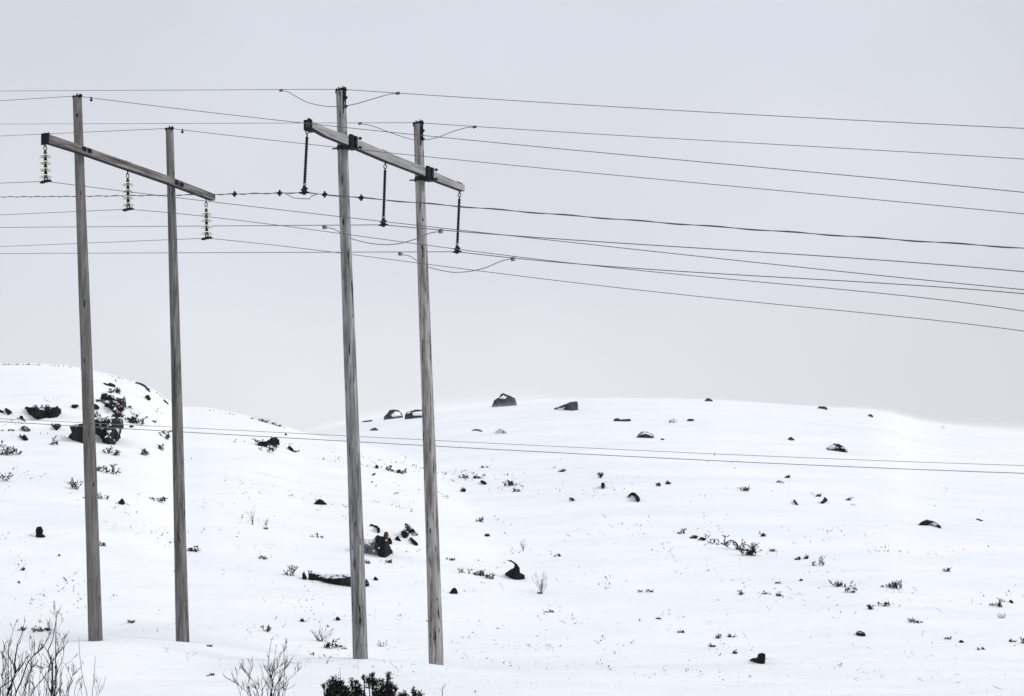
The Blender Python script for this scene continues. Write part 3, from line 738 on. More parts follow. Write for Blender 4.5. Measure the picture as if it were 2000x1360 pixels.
SNOWP = {
 'biggest grey boulder': [[(975.6, 777.4), (983, 772.4), (987.3, 775.2), (990.6, 775.8), (986.2, 779.6), (976.6, 779.4)]],
 'wedge-shaped': [[(1087.4, 796.4), (1095, 797.6), (1104, 795.6), (1099.5, 801), (1091.8, 799.4)]],
 'snow-streaked grey': [[(763.7, 811), (772.5, 803.7), (780, 805.6), (785, 812), (767, 814.5)]],
 'low snow-capped': [[(805, 806), (824, 803.4), (830, 808), (828, 812), (807, 812)], [(794, 807.5), (800, 804), (803, 805), (797, 808.5)]],
 'rounded boulder banded': [[(1248.7, 850), (1257.5, 844.6), (1270, 847), (1275.5, 852), (1271, 851.4), (1260, 847.6)]],
 'dark boulder streaked': [[(1617, 876.6), (1618.8, 873.8), (1624, 870.6), (1628.8, 870.2), (1632.4, 871.8), (1638.4, 874.8), (1632, 876.4), (1624.8, 878)], [(1642.6, 873.6), (1649, 875), (1654, 878), (1655.4, 881.6), (1653, 881.8), (1650.6, 876.6), (1643.6, 875.4)]],
 'black domed boulder with': [[(1813.7, 1025), (1822, 1020.6), (1832, 1025), (1827, 1027), (1820, 1024.6)]],
 'dark forked boulder': [[(793.7, 1037.6), (798, 1040), (794.6, 1039.6)], [(802, 1038.6), (806, 1040.6), (810, 1043), (813, 1045.4), (808, 1045), (804, 1040.6)]],
 'steep dark rock face': [[(212.5, 830.6), (215, 826.6), (218, 831.2), (214, 830.4)], [(197, 838), (200, 835.6), (203, 838), (199, 839.6)], [(211, 845), (215, 840), (218, 842.6), (213, 845.6)], [(204, 854.6), (210, 850.6), (211, 852), (206, 855)]],
 'big black jagged': [[(753, 1055), (755.4, 1054.4), (756, 1057), (753.6, 1056.6)], [(738, 1070), (741.6, 1069), (742.4, 1071.6), (739, 1072)]],
}
RK = 'dark rocks and boulders sticking out of the snow'
for nm, mk, st, bl, lab, poly in [
 ('boulder', 'rockfar', 1, .8, 'biggest grey boulder on the skyline, with a white snow patch near its peak', [(959, 796), (965, 782), (975, 776), (978, 770), (983, 768), (990, 771), (998, 774), (1006, 778), (1008, 786), (1011, 796)]),
 ('boulder', 'rockfar', 0, .8, 'wedge-shaped grey boulder with a steep face, just below the skyline', [(1076, 799), (1090, 795), (1103, 790), (1115, 785), (1127, 784), (1129, 790), (1129, 801), (1115, 802), (1100, 800), (1088, 798.5)]),
 ('boulder', 'rockfar', 1, .7, 'snow-streaked grey boulder on the skyline between the two pale poles', [(748, 816), (756, 808), (761, 801), (770, 800), (778, 801), (785, 808), (788, 815), (778, 817), (765, 817)]),
 ('boulder', 'rockfarsn', 1, .7, 'low snow-capped boulder partly hidden behind the lower pale pole', [(790, 814), (793, 806), (802, 801), (815, 799), (826, 799), (832, 806), (832, 815), (812, 815), (800, 815)]),
 ('rock', 'rockfar', 0, .6, 'small dark pointed rock between the pale poles, above the low wires', [(719, 841), (725, 838), (732, 835), (737, 838), (741, 841)]),
 ('rock', 'rockfar', 0, .4, 'thin grey sliver of rock on the skyline beside the highest pole', [(701, 824), (712, 822), (724, 820.5), (730, 821.5), (727, 823.5), (712, 825)]),
 ('rock', 'rockfar', 0, .4, 'thin arched rock rim under the biggest skyline boulder', [(916, 842), (921, 840), (928, 838.3), (935, 838.6), (941, 841), (947, 843.6), (940, 843.4), (933, 841.2), (925, 841.6)]),
 ('rock', 'rockfaint', 0, .6, 'faint snow-plastered rock below the biggest skyline boulder', [(965, 845.5), (970, 840), (976, 837), (985, 840), (993, 846.5), (980, 847)]),
 ('rock', 'rockfaint', 0, .3, 'very thin grey rock edge above the snow-plastered rock', [(953, 834), (960, 832), (968, 830.6), (964, 833), (957, 834.8)]),
 ('rock', 'rockfar', 0, .5, 'long low grey rock with a raised end, upper slope', [(1197, 823), (1200, 818), (1207, 816.8), (1211, 819.5), (1220, 819), (1230, 818), (1234, 823), (1222, 823.6), (1209, 823)]),
 ('rock', 'rockfaint', 0, .6, 'pale grey rounded rock on the upper slope, beside a dark lens-shaped one', [(1304, 826), (1308, 820), (1316, 817), (1322, 820), (1326, 824), (1318, 826.5)]),
 ('rock', 'rockfar', 0, .5, 'dark lens-shaped rock lying flat on the upper slope', [(1340, 821), (1347, 818), (1354, 818.4), (1358, 820), (1352, 823.2), (1344, 823)]),
 ('boulder', 'rockfarsn', 0, .8, 'rounded boulder banded with snow, halfway between skyline and low wires', [(1243, 855), (1247, 847), (1254, 842), (1263, 843), (1273, 847), (1278, 852), (1276, 856), (1262, 855.4)]),
 ('rock', 'rockfar', 0, .5, 'tiny dark rock beside the snow-banded boulder', [(1288, 859), (1292, 856), (1299, 858), (1297, 860)]),
 ('rock', 'rockfar', 1, .6, 'small dark peak of rock alone on the highest snow crest', [(1374, 783.6), (1383, 777), (1392, 782), (1392, 784.5)]),
 ('rock', 'rockfar', 0, .5, 'curved dark rock on the far side of the crest, under the skyline', [(1594, 795.6), (1602, 793.6), (1612, 794.5), (1618, 799), (1614, 801), (1608, 797.5)]),
 ('rock', 'rockfar', 0, .5, 'small grey triangular rock above the low wires, near a snow-streaked dark one', [(1537, 858), (1545, 853), (1554, 860), (1546, 860.5)]),
 ('boulder', 'rocksn', 0, .8, 'dark boulder streaked with snow just above the low wires', [(1612, 877), (1622, 870), (1630, 866), (1638, 867), (1648, 873), (1656, 879), (1656, 884), (1640, 882), (1626, 879)]),
 ('rock', 'rockfar', 0, .5, 'small dark hooked rock near the far end of the crest', [(1693, 813), (1698, 809), (1703, 810), (1707, 816), (1702, 815), (1698, 812.5)]),
 ('rock', 'rockfaint', 1, .5, 'faint grey rock where the crest fades into blowing snow', [(1838, 833.5), (1843, 831.8), (1851, 835.5), (1846, 837.5), (1841, 837)]),
 ('rock', 'rock', 0, .5, 'black horseshoe-shaped rock arching over a pocket of snow', [(1226, 973), (1228, 966), (1234, 961.6), (1241, 963), (1247, 969), (1251, 976), (1249, 980), (1243, 981.5), (1242, 975), (1239, 969.5), (1235, 967), (1231, 968.5), (1228.6, 973)]),
 ('rock', 'rock', 0, .7, 'black upright egg-shaped rock under a sprig, middle slope', [(1174, 952), (1174, 945), (1177, 942), (1181, 944), (1182, 950), (1179, 955), (1176, 955)]),
 ('rock', 'rock', 0, .6, 'black rock leaning beside the shrub row above the middle slope', [(1549, 975), (1552, 976), (1557, 982), (1560, 987.5), (1555, 986.5), (1551, 981)]),
 ('rock', 'rock', 0, .6, 'black pointed rock slanting upward, below the snow-streaked boulder', [(1601, 982), (1607, 978), (1610, 971), (1614, 972.5), (1617, 977), (1611, 982), (1606, 984.5)]),
 ('boulder', 'rocksn', 0, .7, 'black domed boulder with a snowy trailing end, far down the slope', [(1792, 1026.5), (1800, 1019), (1810, 1014.8), (1820, 1016.5), (1830, 1022), (1838, 1028), (1838, 1033), (1830, 1029.5), (1820, 1026), (1808, 1026.5)]),
 ('rock', 'rock', 0, .4, 'thin dark sliver of rock lying beyond the domed boulder', [(1901, 1012), (1910, 1013), (1918, 1016), (1926, 1016), (1918, 1018.5), (1909, 1015.5)]),
 ('rock', 'brownrock', 0, .7, 'brownish stone with a dark tip, low on the slope', [(1670, 1239), (1672, 1234), (1680, 1230.5), (1687, 1233), (1692, 1242), (1684, 1243), (1675, 1241)]),
 ('rock', 'rock', 0, .7, 'black heart-shaped rock lowest on the slope', [(1462, 1290), (1470, 1285.5), (1479, 1284.5), (1481.5, 1277), (1488, 1275), (1495, 1277.5), (1494.5, 1297), (1486, 1297), (1475, 1294.5)]),
 ('rock', 'rock', 0, .6, 'flat dark stone in the row of small stones near the lower corner', [(1871, 1254.5), (1877, 1250), (1886, 1255), (1878, 1255.8)]),
 ('rock', 'rock', 0, .6, 'small black stone next to a sprig at the edge of the snowfield', [(1971, 1174), (1974, 1171.2), (1979, 1175), (1980, 1179), (1974, 1178)]),
 ('rock', 'rock', 0, .7, 'black rock with a long curling tail of bare stone beside a leafless shrub', [(984, 1122), (993, 1115), (1004, 1108.5), (1005, 1103), (1000, 1098), (990, 1094.4), (998, 1094), (1009, 1101), (1015, 1109), (1016, 1119), (1025, 1124), (1026, 1131), (1018, 1132), (1005, 1132), (995, 1128.5)]),
 ('rock', 'rock', 0, .7, 'small black rounded rock just past the foot of the lower pale pole', [(877, 1159), (883, 1150), (888, 1147.6), (892, 1151), (895, 1159.5), (886, 1160)]),
 ('boulder', 'outcrop', 0, .6, 'long black rock slab passing behind the foot of the highest pole', [(602, 1133), (602.5, 1113), (606, 1117), (609, 1114), (615, 1117.5), (623, 1118.5), (632, 1122), (645, 1120.5), (660, 1121), (684, 1121), (705, 1126), (716, 1130), (720.5, 1138), (721, 1145), (700, 1145.5), (684, 1145.5), (662, 1142.5), (640, 1139), (626, 1133.5), (615, 1133.5)]),
 ('rock', 'rock', 0, .6, 'small black jagged stone at the end of the long rock slab', [(590, 1131), (590.5, 1120), (594, 1116.5), (596, 1122), (599.5, 1127), (599, 1132), (594, 1132.5)]),
 ('boulder', 'frosty', 0, .5, 'frosted pale grey rock beside the highest pole', [(698, 1080), (698, 1053), (710, 1052), (718, 1053.5), (726, 1053), (735, 1050), (737, 1064), (739, 1084), (725, 1082.5), (711, 1080)]),
 ('boulder', 'rock', 0, .9, 'big black jagged boulder between the pale poles', [(732, 1061), (732, 1050), (737.5, 1045), (742, 1047), (749, 1048), (756, 1053), (759, 1057), (760, 1064), (764, 1072.5), (769, 1079.5), (764, 1081), (762.5, 1084), (754, 1088.6), (749, 1089), (743, 1087), (737, 1084.2), (734, 1076)]),
 ('rock', 'redrock', 0, .7, 'rust-brown stone leaning on the big jagged boulder', [(748.5, 1054), (749, 1046), (751, 1039.5), (756, 1038.4), (759, 1042.5), (758, 1050), (755.5, 1056), (752, 1056)]),
 ('rock', 'rock', 0, .7, 'black lump pressed against the rust-brown stone', [(756.5, 1060), (757, 1051.5), (761, 1049.6), (765, 1055), (766, 1061), (764, 1064), (759, 1063)]),
 ('rock', 'rock', 0, .5, 'black arched strip of rock above the big jagged boulder', [(722, 1028.5), (722.4, 1024.5), (726, 1023), (730, 1025.6), (737, 1027), (743, 1033), (742.6, 1039), (739.5, 1042), (736, 1039), (737, 1033), (731, 1029.4), (725.5, 1027.5)]),
 ('rock', 'rock', 0, .6, 'small black pyramid stone between the jagged and the forked boulder', [(769.5, 1052.5), (777, 1046.6), (780, 1051), (784.6, 1058), (776, 1056)]),
 ('boulder', 'rocksn', 0, .7, 'dark forked boulder with a snow wedge in its side, between the pale poles', [(790, 1024), (792, 1022), (800, 1026), (808, 1033.5), (816, 1042), (817, 1046), (811, 1046), (805, 1041), (800, 1039.5), (796, 1039), (799, 1046), (793, 1051.6), (785, 1048), (781.6, 1041), (787, 1035), (791, 1031)]),
 ('rock', 'rock', 0, .6, 'black tongue of stone under the forked boulder', [(799, 1049), (805, 1051), (812, 1057), (818.5, 1064), (813, 1066), (807, 1062.5), (801.5, 1056)]),
 ('rock', 'rock', 0, .6, 'small black stone between the foot of the highest pole and the curling rock', [(729, 1133), (731, 1127), (734, 1126.4), (740, 1133), (735, 1134)]),
 ('rock', 'rock', 0, .8, 'black dome of rock poking out of open snow beside the highest pole', [(612, 985), (618, 978), (623, 974.8), (629, 976), (635, 981.5), (641, 985.8), (628, 986)]),
 ('rock', 'rock', 0, .5, 'hook-shaped black rock edge on the saddle between the two hills', [(561, 872.5), (566, 871), (571, 875), (575, 880.5), (581, 881), (584.5, 878), (585, 881.5), (577, 884), (569, 881.5), (564, 877)]),
 ('rock', 'rock', 0, .6, 'tiny black stone on the saddle, touching the upper low wire', [(555, 850), (558, 845), (561, 849.5), (560, 851)]),
 ('rock', 'rock', 0, .6, 'dark rock in the clump on the saddle slope', [(502, 866), (507, 863), (520, 862), (531, 855), (540, 854), (546, 861), (543, 868), (535, 868.5), (526, 866.5), (520, 872), (510, 871.5), (503, 870.5)]),
 # the hill with the outcrop
 ('boulder', 'rock', 0, .5, 'widest black rock overhang on the outcrop hill, with a ragged top edge', [(47, 794), (54, 794.6), (57, 796), (63, 795.6), (67, 794.4), (69, 797.6), (78, 800), (86.5, 801.4), (87, 796.8), (91, 793.4), (92, 798.5), (96, 799), (104, 796), (108, 795.4), (112, 792.6), (114, 796), (118, 798.6), (119.8, 805.6), (113.4, 814.6), (99, 816.4), (89, 815.6), (81, 818.5), (74, 820.6), (67, 815.8), (61, 811), (55, 808.4), (52, 800)]),
 ('rock', 'rock', 0, .6, 'small black rock next to the widest overhang', [(9.3, 796.8), (13, 797.2), (20.7, 802), (24, 807), (16.8, 811), (13, 807), (9.7, 803)]),
 ('rock', 'rock', 0, .5, 'black rock cut by the picture edge on the outcrop hill', [(-8, 799), (0, 800), (4, 802), (8.4, 805), (7, 807.6), (3, 806), (-8, 805)]),
 ('rock', 'rock', 0, .5, 'stepped black rock strip below the widest overhang', [(32, 815), (38, 816.4), (38.4, 812), (44, 812.6), (45, 817), (50.5, 823.4), (46.5, 823), (43, 818.5), (33, 817.6)]),
 ('rock', 'greyrock', 0, .7, 'pale grey oval stone on the outcrop hill', [(39.7, 835.6), (43, 832.6), (47.6, 831.6), (53, 834), (59, 838.6), (59, 842), (55, 843.2), (48.5, 842.8), (43, 840)]),
 ('rock', 'rock', 0, .7, 'black stone with a small horn, under the pale grey oval one', [(37, 850), (39.5, 847.6), (42, 853), (47.5, 848.5), (50.5, 852), (56, 858.4), (52, 860.6), (46, 860.2), (41, 855)]),
 ('rock', 'rock', 0, .6, 'black wedge of rock hanging under the lower low wire', [(98.5, 827.6), (102, 827), (104, 830.5), (107, 827.5), (117, 828), (119.6, 833), (114.5, 838), (111, 841.4), (107, 838), (104, 834)]),
 ('rock', 'rock', 0, .6, 'black rock right beside the shaft of the higher brown-grey pole', [(138, 792), (143, 790), (154, 790.6), (153, 795), (146, 798.4), (141, 796)]),
 ('boulder', 'outcrop', 0, .5, 'steep dark rock face at the foot of the outcrop, flecked with snow', [(176, 846), (176, 828), (183, 824), (186, 819), (194, 817.5), (202, 816), (214, 811.6), (221, 814), (227.5, 813.6), (233, 817), (239, 818.6), (241, 824), (237.5, 835), (236, 844), (234, 850), (238, 855.6), (231, 857.5), (230.6, 868), (220, 868.5), (211, 868), (204, 865), (197, 861.5), (200, 855.5), (192, 850), (184, 846.5)]),
 ('boulder', 'outcrop', 0, .5, 'dark slanting rock mass mostly behind the higher brown-grey pole', [(131, 854.5), (136, 849), (140, 845), (136, 833), (144, 829), (158, 828), (178, 826), (182, 848), (165, 866), (158, 864.5), (145, 860.5), (138, 856.6)]),
 ('rock', 'rock', 0, .4, 'topmost black ledge of the outcrop', [(200, 747), (206, 748.4), (210, 750), (215, 747.4), (221, 750), (226, 752.6), (225, 756.4), (217, 755.4), (207, 752.6), (203, 750.4)]),
 ('rock', 'brownrock', 0, .5, 'brown curved rock band across the outcrop, overgrown with heath', [(196, 770), (201, 765.6), (209, 768), (217, 772), (222, 777), (228, 776), (238, 779), (243, 772.6), (246, 779), (244, 790.4), (240, 791), (242, 801), (238, 800), (233, 793), (226, 785), (218, 778.6), (208, 773.6), (198, 772.6)]),
 ('rock', 'outcrop', 0, .5, 'greenish-black broken rock in the middle of the outcrop', [(203, 787), (207, 780), (212, 784), (220, 781), (228, 784), (234, 791), (230, 795), (224, 793), (222, 798), (228, 804), (236, 807.6), (236.6, 814), (230, 812.6), (224, 806.6), (214, 797.6), (206, 792.6)]),
 ('rock', 'rocksn', 0, .5, 'dark rock peeping out beside the higher brown-grey pole under the brown band', [(177, 786), (182, 787), (190, 791), (195, 796), (192, 800.4), (184, 799.6), (177, 796)]),
 ('rock', 'rock', 0, .6, 'lone black rock below the curved ledge on the hill crest', [(282, 773), (286, 772), (290, 771), (293, 775.6), (295, 780), (290, 783.4), (287, 778.6)]),
 ('rock', 'rock', 0, .4, 'long thin curved ledge along the crest of the outcrop hill', [(262, 746), (272, 747.4), (283, 752), (290, 758.4), (295, 767.6), (290.6, 765), (284.6, 757.4), (274, 751.2), (264, 748.6)]),
 ('rock', 'rock', 0, .5, 'black rock edge where the hill crest meets the lower brown-grey pole', [(319, 779.6), (324, 783), (329, 788.6), (333, 792.6), (327, 790), (320, 783.6)]),
 ('rock', 'rock', 0, .5, 'small black stones under the bushy shrub beside the outcrop', [(251, 834.4), (254, 831), (260, 831.4), (262, 834), (256, 835.6)]),
 ('rock', 'rock', 0, .7, 'black notched stone below the outcrop, between the brown-grey poles', [(230, 980), (234, 978), (238, 972.6), (241, 976), (244.6, 983.6), (240, 986), (234, 984.6)]),
 ('boulder', 'rock', 0, .7, 'black stump-like rock standing alone on open snow below the outcrop hill', [(69.6, 1049), (70.4, 1040), (69.6, 1032), (74, 1029), (80, 1028.4), (83.4, 1036), (82, 1042), (85.6, 1044.6), (90, 1049.4), (80, 1049.8)]),
 ('rock', 'rock', 0, .6, 'small dark pebble-like rock with a faint snow trail below the stump-like rock', [(112, 1085), (115, 1082.4), (119, 1084), (116, 1087)]),
 ('rock', 'rock', 0, .6, 'small black stone on open snow, lower of two near the picture edge', [(34, 1137), (36, 1134.4), (41, 1140), (37, 1139.6)]),
 ('rock', 'rock', 0, .6, 'black triangular stone just above the low shrub by the highest pole foot', [(655, 1211.6), (656, 1206), (660, 1204.4), (666, 1211), (662, 1212)]),
 ('rock', 'rock', 0, .6, 'black diamond-shaped stone beside a spiky bush, middle slope behind the lower pale pole', [(937, 940), (941, 937.6), (947, 940), (952.4, 945), (946, 947.4), (940, 944)]),
 ('rock', 'rock', 0, .6, 'upper of two small black stones just beyond the highest pole', [(732, 913), (734, 907.4), (739, 910), (740, 914.6), (735, 915.4)]),
 ('rock', 'rock', 0, .6, 'lower of two small black stones just beyond the highest pole', [(725, 928.6), (729, 925), (734.6, 923.4), (733, 927), (728, 929.4)]),
]:
    rock(nm, M[mk], poly, lab, RK, bl, bool(st), snow=next((v for k, v in SNOWP.items() if lab.startswith(k)), ()))

# ------------------------------------------------------------------ shrubs
def heath(mb_s, mb_l, base, w, h, rng, dens=1.0, lean=0.0, leaf=0.07, slope=0.0, fill=1.0):
    """low evergreen clump: many short crooked stems set along a strip, leaf sprays on each"""
    n = max(4, int(w / 0.07 * dens))
    for i in range(n):
        bx = rng.uniform(-0.46, 0.46) * w
        env = (1 - (2 * bx / w) ** 2) ** 0.5 * 0.75 + 0.25
        b = base + Vector((bx, rng.uniform(-.25, .25) * min(w, 0.8), bx * slope - 0.03))
        L = h * env * rng.uniform(0.45, 1.08); d = Vector((lean + rng.gauss(0, 0.45), rng.gauss(0, 0.3), 1.0)).normalized()
        k = 4; pts = [b]
        for j in range(k):
            d = (d + Vector((rng.gauss(0, 0.22), rng.gauss(0, 0.2), rng.gauss(0, 0.12)))).normalized(); pts.append(pts[-1] + d * (L / k))
        mb_s.tube(pts, [0.011 - 0.0018 * j for j in range(k + 1)], 3, caps=False)
        for q in range(rng.randint(1, 3)):
            a = rng.randint(1, k - 1); e = (d + Vector((rng.choice((-1, 1)) * rng.uniform(.5, 1.4), rng.uniform(-.6, .6), rng.uniform(-.5, .3)))).normalized(); l2 = L * rng.uniform(.3, .7); q0 = pts[a]; q1 = q0 + e * l2
            mb_s.tube([q0, q0.lerp(q1, .5), q1], [0.007, 0.005, 0.003], 3, caps=False)
            for j in range(int(l2 / 0.03 * fill) + 2):
                mb_l.leaf(q0.lerp(q1, rng.uniform(.2, 1)), e + Vector((rng.gauss(0, .8), rng.gauss(0, .8), rng.gauss(.1, .6))), leaf * rng.uniform(.5, 1.2), leaf * rng.uniform(.25, .5), rng)
        m = int(L / 0.026 * fill) + 3
        for j in range(m):
            t = rng.uniform(0.12, 1.0) * k; a = min(int(t), k - 1); p = pts[a].lerp(pts[a + 1], t - a)
            dd = (pts[a + 1] - pts[a]).normalized() + Vector((rng.gauss(0, 0.85), rng.gauss(0, 0.85), rng.gauss(0.1, 0.7)))
            mb_l.leaf(p, dd, leaf * rng.uniform(0.6, 1.3), leaf * rng.uniform(0.28, 0.55), rng)
def bare(mb, base, w, h, rng, n=7, r=0.009, curl=0.12):
    """leafless upright shrub"""
    for i in range(n):
        d = Vector((rng.uniform(-0.5, 0.5) * w / h * 1.5, rng.uniform(-.3, .3), 1)).normalized(); p = base + Vector((rng.uniform(-.1, .1) * w, 0, -0.03)); L = h * rng.uniform(0.6, 1.0)
        pts = [p]
        for j in range(5):
            d = (d + Vector((rng.gauss(0, curl), rng.gauss(0, curl), 0.06))).normalized(); pts.append(pts[-1] + d * L / 5)
        mb.tube(pts, [r * (1 - 0.16 * j) for j in range(6)], 4, caps=False)
        for j in range(rng.randint(3, 6)):
            t = rng.uniform(1, 4.9); a = int(t); q = pts[a].lerp(pts[a + 1], t - a)
            e = ((pts[a + 1] - pts[a]).normalized() + Vector((rng.choice((-1, 1)) * rng.uniform(0.3, 0.7), rng.uniform(-.4, .4), 0.15))).normalized(); l2 = L * rng.uniform(0.12, 0.32)
            mid = q + e * l2 * .5; mb.tube([q, mid, mid + (e + Vector((0, 0, 0.5))).normalized() * l2 * .5], [r * 0.6, r * 0.5, r * 0.35], 3, caps=False)
SG = 'low dark shrubs poking through the snow'; BG = 'leafless shrubs on the snow slope'
def shrub(kind, cx, yb, w, h, label, dens=1.0, lean=0.0, slope=0.0, leafm='heath', seed=0):
    rng = random.Random(int(cx * 7 + yb * 13) + seed); Y = at(cx, yb); s = Y / F; p = P(cx, yb, Y)
    if kind == 'bare':
        mb = MB(); bare(mb, p, w * s, h * s, rng, n=max(3, int(5 * dens + w / 8)), r=0.006)
        o = mb.build('bare_shrub', M['paletwig'], None, p); tag(o, label, 'shrub', BG); return
    leaf = min(0.15, max(0.07, 4.8 * s))
    ms, ml = MB(), MB(); heath(ms, ml, p, w * s, h * s, rng, dens, lean, leaf, slope)
    if w >= 26:
        r = root('low_shrub', p, label, 'shrub', SG); ml.build('foliage', M[leafm], r, p); ms.build('stems', M['twig'], r, p)
    else:
        ml.add(ms.v, ms.f); tag(ml.build('low_shrub', M[leafm], None, p), label, 'shrub', SG)
